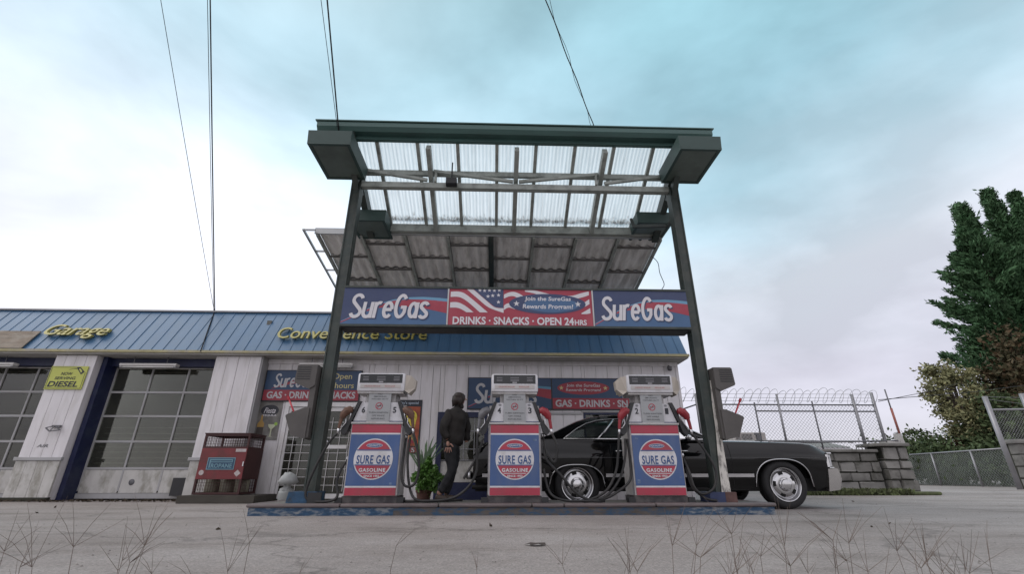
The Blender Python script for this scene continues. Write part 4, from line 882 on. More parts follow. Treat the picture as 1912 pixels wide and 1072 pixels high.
# ================================================================= PUMPS (local space, front at y=0)
PWX = .34; PD = .48
def hose(pts, r=.017): return catmull(pts, 7), r
def make_pump(cx, lab, nums, nozz, flaps, hoses):
    loc = (cx, 6.45, ZI)
    r_ = thing('gas_pump', loc, lab, 'gas pump', 'blue and red gas pumps on the island')
    X, Y, Z = loc
    def P(name, mb, m, par=r_, **k):
        mb.v = [(a + X, b_ + Y, c + Z) for a, b_, c in mb.v]; return put(name, mb, m, par, **k)
    q = MB(); q.box(-.355, .345, .02, PD - .02, 0, .075); P('plinth', q, mat('pump plinth', (.05, .045, .05), .7, var=.4, vscale=9, dirt=(.12, .11, .10), dirt_amt=.6, dscale=9))
    q = MB(); q.box(-.34, .34, .014, PD, .077, .955, bev=.008); P('cabinet', q, pump_metal)
    a, c = -.322, .322
    for za_, zb_ in ((.845, .95), (.085, .175)): q = MB(); q.box(a, c, -.004, .013, za_, zb_); P('red_band', q, pump_red)
    q = MB(); q.box(a, c, -.0045, .013, .176, .196); q.box(a, c, -.0045, .013, .824, .844); P('white_stripe', q, pump_white)
    q = MB(); q.box(a, c, -.004, .013, .197, .823); P('blue_panel', q, pump_blue)
    # roundel
    cz = .52; rr = .252
    q = MB(); q.flat(ell(0, cz, rr, rr, 56), -.006); P('roundel', q, pump_white)
    q = MB(); q.flat(ell(0, cz, rr * .94, rr * .94, 40, 29, 151), -.008); q.flat(ell(0, cz, rr * .94, rr * .94, 40, 199, 341), -.008); P('roundel_red', q, pump_red)
    q = MB(); zz = cz + rr * .455; q.flat([(-.222, zz - .014), (.222, zz - .014), (.222, zz), (-.222, zz)], -.009); zz = cz - rr * .32; q.flat([(-.234, zz), (.234, zz), (.230, zz + .012), (-.230, zz + .012)], -.009); P('roundel_bars', q, pump_blue)
    q = MB(); q.flat(ell(0, cz + rr * .66, .105, .028, 30), -.0095); P('quality_oval', q, pump_white)
    q = MB(); q.flat(ell(0, cz + rr * .66, .099, .023, 30), -.0105); P('quality_field', q, pump_blue)
    q = MB(); text(q, '•QUALITY•', -.083, .083, cz + rr * .66 - .012, cz + rr * .66 + .012, -.0115, offset=.02); P('quality_lettering', q, pump_white)
    q = MB(); text(q, 'SURE GAS', -.213, .213, cz - .062, cz + .045, -.010, offset=.02, space=1.1); P('brand_lettering', q, mat('roundel blue ink', (.025, .07, .20), .4))
    q = MB(); text(q, 'GASOLINE', -.17, .17, cz - .158, cz - .112, -.011, offset=.035, space=1.15); q.flat([(-.145, cz - .179), (.145, cz - .179), (.145, cz - .171), (-.145, cz - .171)], -.011)
    text(q, 'SINCE 1952', -.10, .10, cz - .22, cz - .193, -.011, offset=.03); P('small_lettering', q, pump_white)
    # shelf
    q = MB(); q.box(-.345, .345, -.012, PD, .957, .985, bev=.006); P('shelf', q, pump_metal)
    # shoulder
    q = MB(); q.prism([(-.335, .987), (.335, .987), (.245, 1.245), (-.245, 1.245)], .03, PD - .05); P('shoulder', q, pump_white)
    q = MB(); q.flat([(-.333, .988), (.333, .988), (.329, 1.0), (-.329, 1.0)], .027); P('shoulder_line', q, sign_navy)
    q = MB(); q.box(-.345, .345, .13, .18, .99, 1.22); P('rear_board', q, pump_metal)
    for s in (-1, 1):
        q = MB(); q.prism([(s * .285, 1.255), (s * .38, 1.03), (s * .475, .865), (s * .43, .815), (s * .385, .86), (s * .346, .99), (s * .243, 1.255)][::s], -.012, .10); P('nozzle_boot', q, black_pl)
    q = MB(); q.box(-.20, .20, .08, PD - .10, 1.247, 1.37); P('neck', q, pump_metal)
    q = MB(); q.box(-.15, .15, .005, .02, .978, 1.385); P('warning_plate', q, plate_m)
    q = MB(); y = .002
    text(q, 'NO', -.03, .03, 1.345, 1.362, y); text(q, 'SMOKING', -.085, .085, 1.312, 1.330, y); text(q, 'WITHIN 20 FT', -.115, .115, 1.278, 1.296, y)
    text(q, 'TURN IGNITION', -.13, .13, 1.098, 1.118, y); text(q, 'OFF WHILE', -.085, .085, 1.058, 1.078, y); text(q, 'REFUELING', -.09, .09, 1.018, 1.038, y); P('plate_lettering', q, mat('grey print', (.10, .10, .11), .5))
    q = MB(); o1 = ell(0, 1.195, .048, .048, 28); o2 = ell(0, 1.195, .038, .038, 28); q.add([(a_, y, b_) for a_, b_ in o1 + o2], [(i, (i + 1) % 28, 28 + (i + 1) % 28, 28 + i) for i in range(28)])
    q.flat([(-.031, 1.168), (-.025, 1.162), (.031, 1.222), (.025, 1.228)], y - .001); P('no_smoking_ring', q, pump_red)
    q = MB(); q.flat([(-.028, 1.190), (.028, 1.190), (.028, 1.199), (-.028, 1.199)], y); P('cigarette_print', q, sign_dk)
    q = MB(); text(q, nums[0], -.232, -.186, 1.105, 1.185, .026, offset=.03); text(q, nums[1], .186, .232, 1.105, 1.185, .026, offset=.03); P('pump_number', q, sign_dk)
    for s in (-1, 1) if nums != '65' else (): q = MB(); q.flat(ell(s * .200, 1.218, .022, .016, 14), .027); P('sticker', q, mat('grey sticker', (.22, .22, .24), .5))
    # head
    z0, z1 = 1.385, 1.64
    q = MB(); q.box(-.325, .325, -.03, .34, z0, z1, bev=.028); h_ = P('head', q, pump_white, smooth='auto')
    q = MB(); q.box(-.29, .29, -.034, -.029, z0 + .115, z1 - .02); P('display_window', q, dial_m, h_)
    q = MB()
    for xx, w_ in ((-.21, .08), (0, .12), (.21, .08)):
        q.box(xx - w_ / 2, xx + w_ / 2, -.0355, -.0345, z0 + .145, z0 + .175); q.box(xx - w_ / 2, xx + w_ / 2, -.0355, -.0345, z0 + .185, z0 + .205)
    P('dial', q, dial_g, h_)
    q = MB(); text(q, '000', -.03, .03, z0 + .122, z0 + .138, -.0365); P('counter', q, sign_white, h_)
    q = MB(); q.box(-.275, .275, -.036, -.0305, z0 + .045, z0 + .095, bev=.002); P('label_strip', q, mat('strip beige', (.42, .40, .39), .5), h_)
    q = MB(); text(q, 'UNLEADED REGULAR', -.22, .0, z0 + .06, z0 + .08, -.037); text(q, 'REGULAR', .06, .20, z0 + .06, z0 + .08, -.037); P('strip_lettering', q, mat('faint red ink', (.35, .12, .12), .5), h_)
    q = MB(); q.box(-.31, .31, -.01, .32, z0 - .022, z0 - .002); P('head_base', q, pump_metal, h_)
    for s in flaps:
        q = MB(); q.add([(s * .326, .0, z1 - .02), (s * .326, .0, z0 + .02), (s * .38, .02, z0 - .02), (s * .45, .08, z0 + .06), (s * .46, .10, z1 - .08), (s * .40, .02, z1 - .03),
                         (s * .326, .25, z1 - .02), (s * .326, .25, z0 + .02), (s * .38, .23, z0 - .02), (s * .45, .2, z0 + .06), (s * .46, .2, z1 - .08), (s * .40, .24, z1 - .03)],
                        [(0, 1, 2, 3, 4, 5), (11, 10, 9, 8, 7, 6), (0, 6, 7, 1), (1, 7, 8, 2), (2, 8, 9, 3), (3, 9, 10, 4), (4, 10, 11, 5), (5, 11, 6, 0)]); P('side_hood', q, bag_m, h_)
    st_ = {'65': ((-.27, .40, .05, .03), (.25, .22, .035, .035)), '43': ((.27, .76, .05, .025),), '21': ((-.28, .25, .04, .05), (.28, .30, .03, .02), (-.26, .78, .04, .02))}[nums]
    for sx_, sz_, sw_, sh_ in st_: q = MB(); q.box(sx_ - sw_ / 2, sx_ + sw_ / 2, -.0065, -.0046, sz_ - sh_ / 2, sz_ + sh_ / 2); P('worn_patch', q, mat('faded patch', (.10, .15, .25), .7, var=.4, vscale=30))
    # nozzles
    for s, m_ in nozz:
        nb = bpy.data.objects.new('nozzle', None); COL.objects.link(nb); nb.parent = r_; ORG[nb.name] = ORG[r_.name]
        q = MB(); q.tube([(s * .335, -.035, 1.135), (s * .365, -.035, 1.14), (s * .41, -.035, 1.12), (s * .45, -.035, 1.075), (s * .462, -.035, 1.03)], [.030, .050, .056, .050, .034], 10); q.tube([(s * .455, -.035, 1.08), (s * .475, -.035, .99), (s * .488, -.035, .90)], [.026, .022, .019], 10); P('nozzle_cover', q, m_, nb, smooth='auto')
        q = MB(); q.tube([(s * .36, -.03, 1.11), (s * .36, -.02, 1.06), (s * .39, -.0, .98)], .011, 8); q.tube([(s * .415, -.035, 1.06), (s * .405, -.035, .97), (s * .45, -.035, .91), (s * .485, -.035, .92)], .007, 6); P('spout', q, chrome_d, nb, smooth=True)
        q = MB(); q.tube([(s * .488, -.035, .90), (s * .495, -.03, .83)], .017, 10); P('swivel', q, chrome_d, nb, smooth=True)
    for pts in hoses:
        q = MB(); q.tube(catmull(pts, 7), .0165, 8); P('hose', q, rubber, smooth=True)
        if pts[-1][2] < .45: continue
        q = MB(); q.tube([pts[-1], (pts[-1][0], pts[-1][1], pts[-1][2] + .05)], .022, 8); P('hose_coupling', q, chrome_d, smooth=True)
    for s in (-1, 1):   # little black foot at the lower side
        q = MB(); q.box(s * .345, s * .43, .0, .12, 0, .06); P('hose_foot', q, black_pl)
    for s in (-1, 1): q = MB(); q.box(s * .3405, s * .352, .05, .07, .1, .93); P('side_rail', q, galv)
    return r_
# hose courses (local)
def loopR(a=0.): return [(.497, -.03, .84), (.56, -.04, .6), (.50 + a, -.05, .25), (.42, -.06, .12), (.38, .0, .3), (.40, .05, .65), (.37, .1, .80)]
make_pump(-1.595, 'left blue and red gas pump numbered 6 and 5', '65', [(-1, brown_pl), (1, brown_pl)], [1],
    [[(-.497, -.03, .84), (-.60, -.03, .70), (-.72, -.02, .42), (-.80, 0, .14), (-.74, 0, .03), (-.5, -.02, .02), (-.40, 0, .08), (-.44, .02, .25), (-.40, .05, .42), (-.36, .1, .50)],
     [(.497, -.03, .84), (.57, -.03, .62), (.60, -.02, .40), (.56, -.02, .22), (.44, -.02, .20), (.38, 0, .34), (.38, .05, .60), (.38, .1, .78)],
     [(.45, .02, .80), (.44, .02, .5), (.50, .02, .16), (.62, -.02, .03), (.9, .1, .02), (1.15, .3, .02)]])
make_pump(.245, 'middle blue and red gas pump numbered 4 and 3', '43', [(-1, galv_dk), (1, red_pl)], [],
    [[(-.497, -.03, .84), (-.50, -.03, .60), (-.50, 0, .36), (-.62, 0, .16), (-.85, 0, .04), (-1.3, .0, .02), (-1.45, .1, .02)],
     [(-.42, .02, .78), (-.50, .02, .55), (-.62, .0, .35), (-.66, 0, .28)],
     [(.497, -.03, .84), (.56, -.03, .66), (.52, -.02, .48), (.43, 0, .60), (.40, .05, .75), (.38, .1, .80)],
     [(.40, .05, .70), (.42, .02, .52), (.60, -.02, .32), (.80, -.04, .10), (1.0, -.04, .02), (1.15, 0, .02)],
     [(.38, .05, .40), (.45, .02, .12), (.62, -.04, .03), (.9, -.05, .02), (1.15, 0, .02)]])
make_pump(2.14, 'right blue and red gas pump numbered 2 and 1', '21', [(-1, red_pl), (1, red_pl)], [-1, 1],
    [[(-.497, -.03, .84), (-.53, -.03, .60), (-.58, -.02, .36), (-.72, -.02, .14), (-.95, -.02, .03), (-1.1, .0, .02)],
     [(-.40, .05, .78), (-.42, .03, .58), (-.52, 0, .30), (-.72, -.02, .08), (-.95, -.02, .02), (-1.05, 0, .02)],
     [(-.37, .05, .78), (-.36, .05, .5), (-.40, .0, .26), (-.62, -.02, .10), (-.8, -.02, .03)],
     [(.497, -.03, .84), (.64, -.03, .62), (.74, -.03, .38), (.68, -.03, .17), (.52, -.03, .10), (.43, -.02, .18), (.40, 0, .36), (.37, .08, .55)],
     [(.38, .05, .42), (.42, .02, .18), (.56, -.02, .05), (.70, -.02, .02)]])

# ================================================================= CAR
CX, CY = 2.42, 8.22; YN = 7.25
car = thing('parked_car', (CX, CY, 0), 'long black classic four door sedan parked behind the pumps', 'car')
HW = CY - YN
tops = [(-.34, .74), (-.30, .84), (-.15, .92), (.2, .955), (.6, .965), (1.0, .965), (1.6, .95), (2.4, .945), (3.3, .94), (3.9, .93), (4.3, .923), (4.7, .908), (4.87, .888), (4.98, .845), (5.06, .79)]
def itp(t, x):
    if x <= t[0][0]: return t[0][1]
    for (a, b_), (c, d) in zip(t, t[1:]):
        if x <= c: return b_ + (d - b_) * (x - a) / (c - a)
    return t[-1][1]
def halfw(x): return HW * itp([(-.34, .93), (0, .975), (.8, 1.0), (1.8, .985), (3, .985), (4.3, 1.0), (4.8, .975), (5.06, .94)], x)
WX = (1.19, 4.28); WZ = .335
def lower(x):
    z = itp([(-.34, .40), (0, .32), (.6, .27), (4.8, .27), (5.06, .33)], x)
    for wx, rx_, rz_ in ((WX[0], .40, .27), (WX[1], .43, .35)):
        d = abs(x - wx)
        if d < rx_: z = max(z, WZ + rz_ * (1 - (d / rx_) ** 2.6) ** (1 / 2.2))
    return z
xs_ = sorted(set([round(-.34 + i * .06, 3) for i in range(91)] + [round(w_ + s * r2_, 3) for w_, r_0 in ((WX[0], .40), (WX[1], .43)) for s in (-1, 1) for r2_ in (r_0 * .999, r_0 * .97, r_0 * .9, r_0 * .8)]))
xs_ = [x for x in xs_ if x <= 5.06]
def side_y(x, z):
    """distance from the centre line at height z: crease at .72, rolls in above and below"""
    zt_ = itp(tops, x); h = halfw(x)
    if z > .72: return h - .085 * ((z - .72) / max(.08, zt_ - .72)) ** 1.3
    return h - .05 * ((.72 - z) / .45) ** 1.6
def body_side(s):
    b = MB(); NR = 12; rows = []
    for x in xs_:
        zl, zt_ = lower(x), itp(tops, x); col = []
        lv = [zl + (min(.715, zt_ - .02) - zl) * i / 6 for i in range(7)] + [.725 + (zt_ - .725) * i / 5 for i in range(6)]
        for z in lv: col.append((x, CY + s * side_y(x, z), z))
        col.append((x, CY + s * (side_y(x, zt_) - .03), zt_ + .012))
        rows.append(col)
    n = len(rows[0])
    for c in rows: b.v += c
    for i in range(len(rows) - 1):
        for k in range(n - 1):
            f = (i * n + k, (i + 1) * n + k, (i + 1) * n + k + 1, i * n + k + 1); b.f.append(f if s < 0 else f[::-1])
    return b, rows
bs_, rowsN = body_side(-1); put('body_side', bs_, carpaint, car, smooth='auto')
bs2, rowsF = body_side(1); put('body_side', bs2, carpaint, car, smooth='auto')
# decks
def deck(name, x0, x1, crown):
    b = MB(); ii = [i for i, x in enumerate(xs_) if x0 <= x <= x1]; n = 9
    for i in ii:
        a, c = Vector(rowsN[i][-1]), Vector(rowsF[i][-1])
        for k in range(n): t = k / (n - 1); p = a.lerp(c, t); b.v.append((p.x, p.y, p.z + crown * (1 - (2 * t - 1) ** 4)))
    for i in range(len(ii) - 1):
        for k in range(n - 1): b.f.append((i * n + k, (i + 1) * n + k, (i + 1) * n + k + 1, i * n + k + 1))
    put(name, b, carpaint, car, smooth=True)
deck('hood', 3.26, 5.06, .035); deck('trunk_lid', -.34, .62, .02); deck('cowl_deck', .56, 3.32, -.02)
# ends
b = MB(); i = 0
b.add([rowsN[0][0], rowsN[0][-1], rowsF[0][-1], rowsF[0][0]], [(0, 1, 2, 3)]); put('tail_panel', b, carpaint, car)
b = MB(); b.box(4.98, 5.05, CY - .86, CY + .86, .40, .75); put('grille', b, black_pl, car)
b = MB()
for k in range(7): b.box(5.051, 5.062, CY - .8, CY + .8, .56 + k * .028, .565 + k * .028)
put('grille_bars', b, chrome_d, car)
b = MB(); b.box(-.3, 4.98, CY - .82, CY + .82, .24, .42); b.box(WX[0] + .5, WX[1] - .5, YN + .06, CY + .9, .26, .5); b.box(.5, 3.3, YN + .12, CY + .85, .5, .55); put('floor_pan', b, carunder, car)
for wx in WX:
    b = MB(); b.box(wx - .5, wx + .5, YN + .26, CY + .7, .3, .86); put('wheel_well', b, carunder, car)
# greenhouse
def gh(x, z, s=-1):
    t = max(0, min(1, (z - .95) / .40)); return (x, CY + s * (HW * .925 - t * .26), z)
outer = [(.58, .965), (.80, 1.03), (1.05, 1.15), (1.28, 1.25), (1.5, 1.315), (1.75, 1.345), (2.1, 1.35), (2.45, 1.325), (2.62, 1.29), (3.34, .955)]
inner = [(1.02, .975), (1.12, 1.045), (1.24, 1.13), (1.40, 1.215), (1.58, 1.265), (1.8, 1.29), (2.1, 1.295), (2.4, 1.275), (2.55, 1.245), (3.16, .975)]
roofn = outer[2:9]
for s in (-1, 1):
    b = MB(); n = len(outer)
    b.v = [gh(x, z, s) for x, z in outer] + [gh(x, z, s) for x, z in inner]
    b.f = [(i, i + 1, n + i + 1, n + i) for i in range(n - 1)]
    b.add([gh(.58, .965, s), gh(.58, .93, s), gh(3.34, .93, s), gh(3.34, .955, s), gh(3.16, .975, s), gh(1.02, .975, s)], [(0, 1, 2, 3, 4, 5)])
    put('side_frame', b, carpaint, car)
    b = MB(); b.v = [gh(x, z, s) for x, z in inner]; b.v = [(x, y - s * .012, z) for x, y, z in b.v]; b.f = [tuple(range(len(inner)))]; put('side_glass', b, carglass, car)
    b = MB(); b.tube([(p[0], p[1] + s * .006, p[2]) for p in (gh(x, z, s) for x, z in inner + [inner[0]])], .0095, 6); b.tube([(p[0], p[1] + s * .006, p[2]) for p in (gh(x, z, s) for x, z in ((1.55, .975), (1.68, 1.10), (1.86, 1.29)))], .011, 6)
    b.tube([(p[0], p[1] + s * .01, p[2]) for p in (gh(x, z, s) for x, z in ((2.62, 1.295), (3.0, 1.125), (3.36, .955)))], .013, 6); put('window_trim', b, chrome, car, smooth=True)
# roof skin
b = MB(); n = 9
rr_ = [(.80, 1.03)] + roofn
def across(x, z, k, crown): a = Vector(gh(x, z, -1)); c = Vector(gh(x, z, 1)); t = k / (n - 1); p = a.lerp(c, t); return (p.x, p.y, p.z + crown * (1 - (2 * t - 1) ** 4))
rs_ = outer[3:9]
for x, z in rs_:
    for k in range(n): b.v.append(across(x, z, k, .03))
for i in range(len(rs_) - 1):
    for k in range(n - 1): b.f.append((i * n + k, (i + 1) * n + k, (i + 1) * n + k + 1, i * n + k + 1))
put('roof', b, carpaint, car, smooth=True)
for nm, seg in (('rear_window', outer[0:4]), ('windshield', outer[8:10])):
    b = MB()
    for x, z in seg:
        for k in range(n): b.v.append(across(x, z, k, .03))
    for i in range(len(seg) - 1):
        for k in range(n - 1): b.f.append((i * n + k, (i + 1) * n + k, (i + 1) * n + k + 1, i * n + k + 1))
    put(nm, b, carglass, car, smooth=True)
# seats and wheel
for x0, x1 in ((1.25, 1.45), (2.25, 2.42)):
    b = MB(); b.box(x0, x1, CY - .68, CY + .68, .5, 1.02, bev=.05); put('seat', b, seat_m, car, smooth='auto')
b = MB(); o1 = [(2.86 + .05 * math.sin(t * 2 * PI / 20), CY - .35 + .18 * math.cos(t * 2 * PI / 20), .98 + .16 * math.sin(t * 2 * PI / 20)) for t in range(21)]; b.tube(o1, .012, 6, False); b.bar((2.86, CY - .53, .98), (2.86, CY - .17, .98), .02); put('steering_wheel', b, black_pl, car)
# chrome: arch lips, side strip, bumpers, lamps
for wx, rx_, rz_ in ((WX[0], .40, .27), (WX[1], .43, .35)):
    pts = []
    for k in range(41):
        x = wx - rx_ + 2 * rx_ * k / 40; x = min(max(x, wx - rx_ * .999), wx + rx_ * .999); z = lower(x); pts.append((x, CY - side_y(x, z) - .004, z))
    pts = [(pts[0][0] - .01, pts[0][1], .30)] + pts + [(pts[-1][0] + .01, pts[-1][1], .30)]
    b = MB(); b.tube(pts, .010, 6); put('arch_trim', b, chrome, car, smooth=True)
def strip(x0, x1, z0, z1, off, m_, nm):
    b = MB(); n_ = max(2, int((x1 - x0) / .1)); t_ = []; o_ = []
    for k in range(n_ + 1):
        x = x0 + (x1 - x0) * k / n_
        b.v += [(x, CY - side_y(x, z0) - off, z0), (x, CY - side_y(x, z1) - off, z1)]
    for k in range(n_): b.f.append((2 * k, 2 * k + 2, 2 * k + 3, 2 * k + 1))
    return put(nm, b, m_, car)
strip(WX[0] + .43, WX[1] - .45, .435, .482, .008, mat('bright side moulding', (.62, .61, .62), .2, .4), 'side_moulding')
strip(-.2, WX[0] - .42, .435, .482, .008, MATS['bright side moulding'], 'side_moulding')
strip(.1, 4.9, .70, .708, .003, mat('crease line grey', (.05, .05, .055), .3), 'body_crease')  # thin grey line along the crease, paler than the body
for x in (1.72, 2.62, 3.52):   # shut lines
    b = MB()
    zs = [.30 + i * .06 for i in range(11)]
    for z in zs: b.v += [(x - .004, CY - side_y(x, z) - .002, z), (x + .004, CY - side_y(x, z) - .002, z)]
    for k in range(len(zs) - 1): b.f.append((2 * k, 2 * k + 1, 2 * k + 3, 2 * k + 2))
    put('door_gap', b, carunder, car)
for x in (1.80, 2.72):
    b = MB(); b.tube([(x, CY - side_y(x, .80) - .025, .795), (x + .16, CY - side_y(x, .8) - .025, .80)], .011, 6); b.tube([(x, CY - side_y(x, .80), .79), (x, CY - side_y(x, .80) - .03, .795)], .014, 6); put('door_handle', b, chrome, car, smooth=True)
b = MB(); b.lathe([(0, .03), (.04, .026), (.055, 0), (.04, -.03), (0, -.035)], (2.93, YN + .045, 1.0), 'Y', 14, .8); b.bar((2.93, YN + .08, .94), (2.93, YN + .06, .99), .015); put('mirror', b, chrome, car, smooth=True)
b = MB()
for s in (-1, 1):
    pl = [(4.93, .24), (5.10, .26), (5.16, .40), (5.15, .53), (5.13, .555), (4.99, .55), (4.97, .42)]
    b.prism(pl, CY + s * (HW * .955), CY + s * (HW * .955 - .10)) if s < 0 else b.prism(pl[::-1], CY + s * (HW * .955), CY + s * (HW * .955 - .10))
b.box(5.08, 5.15, CY - HW * .85, CY + HW * .85, .30, .52, bev=.02); put('front_bumper', b, mat('worn bumper chrome', (.30, .29, .28), .22, .9), car, smooth='auto')
b = MB(); b.box(-.44, -.36, CY - HW * .90, CY + HW * .90, .40, .52, bev=.03); put('rear_bumper', b, chrome, car, smooth='auto')
for s in (-1, 1):
    b = MB(); y0 = CY + s * HW * .945; y1 = CY + s * (HW * .945 - .36)
    b.box(5.03, 5.10, y0, y1, .755, .785, bev=.006); b.box(5.03, 5.10, y0, y1, .553, .575, bev=.006); b.box(5.00, 5.04, y0, y0 - s * .03, .576, .754); bz = put('headlight_bezel', b, chrome, car, smooth='auto')
    b = MB(); b.box(5.04, 5.08, y0 - s * .005, y1, .58, .75, bev=.01); put('headlight', b, mat('lamp lens', (.45, .46, .48), .15, .2, var=.2, vscale=30), bz)
b = MB(); b.tube([(x, CY - side_y(x, itp(tops, x)) + .028, itp(tops, x) + .012) for x in (4.2, 4.5, 4.7, 4.85, 4.95, 5.04)], .006, 6); put('fender_bead', b, chrome, car, smooth=True)
b = MB(); b.tube([(-.35, YN + .12, .30), (.1, YN + .14, .30)], .03, 10); put('exhaust_pipe', b, carunder, car, smooth=True)
def wheel(wx, wy, s):
    h = bpy.data.objects.new('wheel', None); COL.objects.link(h); h.parent = car; ORG[h.name] = ORG[car.name]
    c = (wx, wy, WZ)
    b = MB(); f = s
    tp = [(.225, -.19), (.29, -.21), (.325, -.19), (.336, -.15), (.336, -.05), (.327, -.008), (.30, .012), (.26, .012), (.238, .0), (.226, -.02)]
    b.lathe([(r, hh * 1 if f > 0 else -hh) for r, hh in tp], c, 'Y', 48); put('tyre', b, mat('tyre rubber', (.012, .012, .013), .75, var=.3, vscale=8), h, smooth=True)
    rp = [(.236, .004), (.232, .012), (.222, .010), (.214, -.02), (.206, -.045), (.198, -.05), (.186, -.030), (.165, -.012), (.12, -.004), (.098, -.004), (.092, .012), (.072, .022), (.066, .034), (.030, .038), (0, .038)]
    b = MB(); b.lathe([(r, hh if f > 0 else -hh) for r, hh in rp], c, 'Y', 48); put('rim', b, chrome, h, smooth='auto')
    for k in range(5):
        a = R(90 + 14 + 72 * k); q = MB(); pts = []
        for t in range(7): aa = a + R(-13 + 26 * t / 6); pts.append((wx + .178 * math.cos(aa), WZ + .178 * math.sin(aa)))
        for t in range(7): aa = a + R(13 - 26 * t / 6); pts.append((wx + .138 * math.cos(aa), WZ + .138 * math.sin(aa)))
        q.v = [(x, wy - f * (.001 if math.hypot(x - wx, z - WZ) < .16 else -.017), z) for x, z in pts]; q.f = [(t, t + 1, 12 - t, 13 - t) for t in range(6)]
        put('rim_slot', q, carunder, h)
    q = MB()
    for k in range(5): a = R(72 * k); q.lathe([(0, .022), (.011, .018), (.012, -.01)], (wx + .082 * math.cos(a), wy, WZ + .082 * math.sin(a)), 'Y', 8)
    put('lug_nut', q, chrome_d, h, smooth=True)['kind'] = 'stuff'
for wx in WX: wheel(wx, YN + .035, 1); wheel(wx, CY + HW - .035, -1)

# ================================================================= PERSON
def skin_mesh(name, vs_, es, m, parent, sub=2, root=0):
    me = bpy.data.meshes.new(name); o_ = ORG[parent.name]
    me.from_pydata([(v[0] - o_[0], v[1] - o_[1], v[2] - o_[2]) for v in vs_], es, []); ob = bpy.data.objects.new(name, me); COL.objects.link(ob)
    md = ob.modifiers.new('s', 'SKIN'); md.use_smooth_shade = True
    for i, v in enumerate(vs_):
        sv = me.skin_vertices[0].data[i]; r = v[3]; sv.radius = r if isinstance(r, tuple) else (r, r); sv.use_root = (i == root)
    sb = ob.modifiers.new('u', 'SUBSURF'); sb.levels = sub; sb.render_levels = sub
    dg = bpy.context.evaluated_depsgraph_get(); me2 = bpy.data.meshes.new_from_object(ob.evaluated_get(dg)); me2.name = name
    ob.modifiers.clear(); ob.data = me2; me2.materials.clear(); me2.materials.append(m); ob.parent = parent; ORG[ob.name] = o_
    me2.polygons.foreach_set('use_smooth', [True] * len(me2.polygons))
    return ob
per = thing('person', (-.76, 7.05, ZI), 'person in a dark brown jacket and black jeans leaning with a hand behind the hip', 'person')
Yp = 7.05
# body: torso, neck, head, near arm, far arm, legs
hd = (-.545, Yp + .03)
NS, FS = (-.665, Yp - .09), (-.50, Yp + .14)      # near / far shoulder
V = [(-.635, Yp, .86, (.09, .10)),            # 0 pelvis
     (-.635, Yp, 1.00, (.08, .09)), (-.625, Yp + .01, 1.15, (.085, .10)), (-.595, Yp + .015, 1.26, (.07, .09)), (-.57, Yp + .02, 1.345, .05), (-.56, Yp + .025, 1.385, .047),
     (-.548, Yp + .035, 1.45, .072), (-.543, Yp + .04, 1.51, .078), (-.55, Yp + .04, 1.55, .05),
     (NS[0], NS[1], 1.26, .035), (-.755, Yp - .155, 1.07, .032), (-.695, Yp - .16, .90, .028),      # 9 10 11 near arm
     (FS[0], FS[1], 1.26, .035), (-.455, Yp + .21, 1.07, .032), (-.44, Yp + .18, .885, .026),
     (-.66, Yp - .07, .80, .06), (-.655, Yp - .075, .66, .05), (-.61, Yp - .08, .53, .055), (-.70, Yp - .08, .36, .050), (-.79, Yp - .08, .20, .038),
     (-.62, Yp + .07, .80, .06), (-.60, Yp + .07, .66, .05), (-.625, Yp + .06, .52, .055), (-.66, Yp + .05, .35, .050), (-.70, Yp + .04, .20, .038)]
E_ = [(0, 1), (1, 2), (2, 3), (3, 4), (4, 5), (5, 6), (6, 7), (7, 8), (3, 9), (9, 10), (10, 11), (3, 12), (12, 13), (13, 14), (0, 15), (15, 16), (16, 17), (17, 18), (18, 19), (0, 20), (20, 21), (21, 22), (22, 23), (23, 24)]
skin_mesh('body', V, E_, skin_m, per)
# head detail: face turned right and away
b = MB(); b.prism([(-.475, 1.50), (-.447, 1.468), (-.475, 1.46)], Yp + .01, Yp + .045); nz = put('nose', b, skin_m, per)
# hand with five fingers, palm on the back of the hip
H0 = Vector((-.685, Yp - .20, .885))
V = [(H0.x, H0.y, H0.z, .024), (H0.x + .008, H0.y - .004, H0.z - .04, (.036, .018)), (H0.x + .014, H0.y - .004, H0.z - .075, (.038, .016))]; E_ = [(0, 1), (1, 2)]
hand = skin_mesh('hand', V, E_, skin_m, per, 2)
for k, (dx, ln, sp) in enumerate(((-.026, .062, -.34), (-.008, .074, -.12), (.011, .076, .10), (.028, .064, .32), )):
    p = Vector((H0.x + .014 + dx, H0.y - .006, H0.z - .082)); V = [(*p, .0095)]
    d = Vector((math.sin(sp), -.10, -math.cos(sp))); p2 = p + d * ln * .5; p3 = p2 + Vector((d.x, .25, d.z)).normalized() * ln * .5
    V += [(*p2, .0085), (*p3, .0065)]; skin_mesh('finger', V, [(0, 1), (1, 2)], skin_m, hand, 1)
p = Vector((H0.x + .035, H0.y - .004, H0.z - .035)); V = [(*p, .012), (p.x + .03, p.y - .006, p.z - .022, .0105), (p.x + .05, p.y - .002, p.z - .045, .008)]; skin_mesh('thumb', V, [(0, 1), (1, 2)], skin_m, hand, 1)
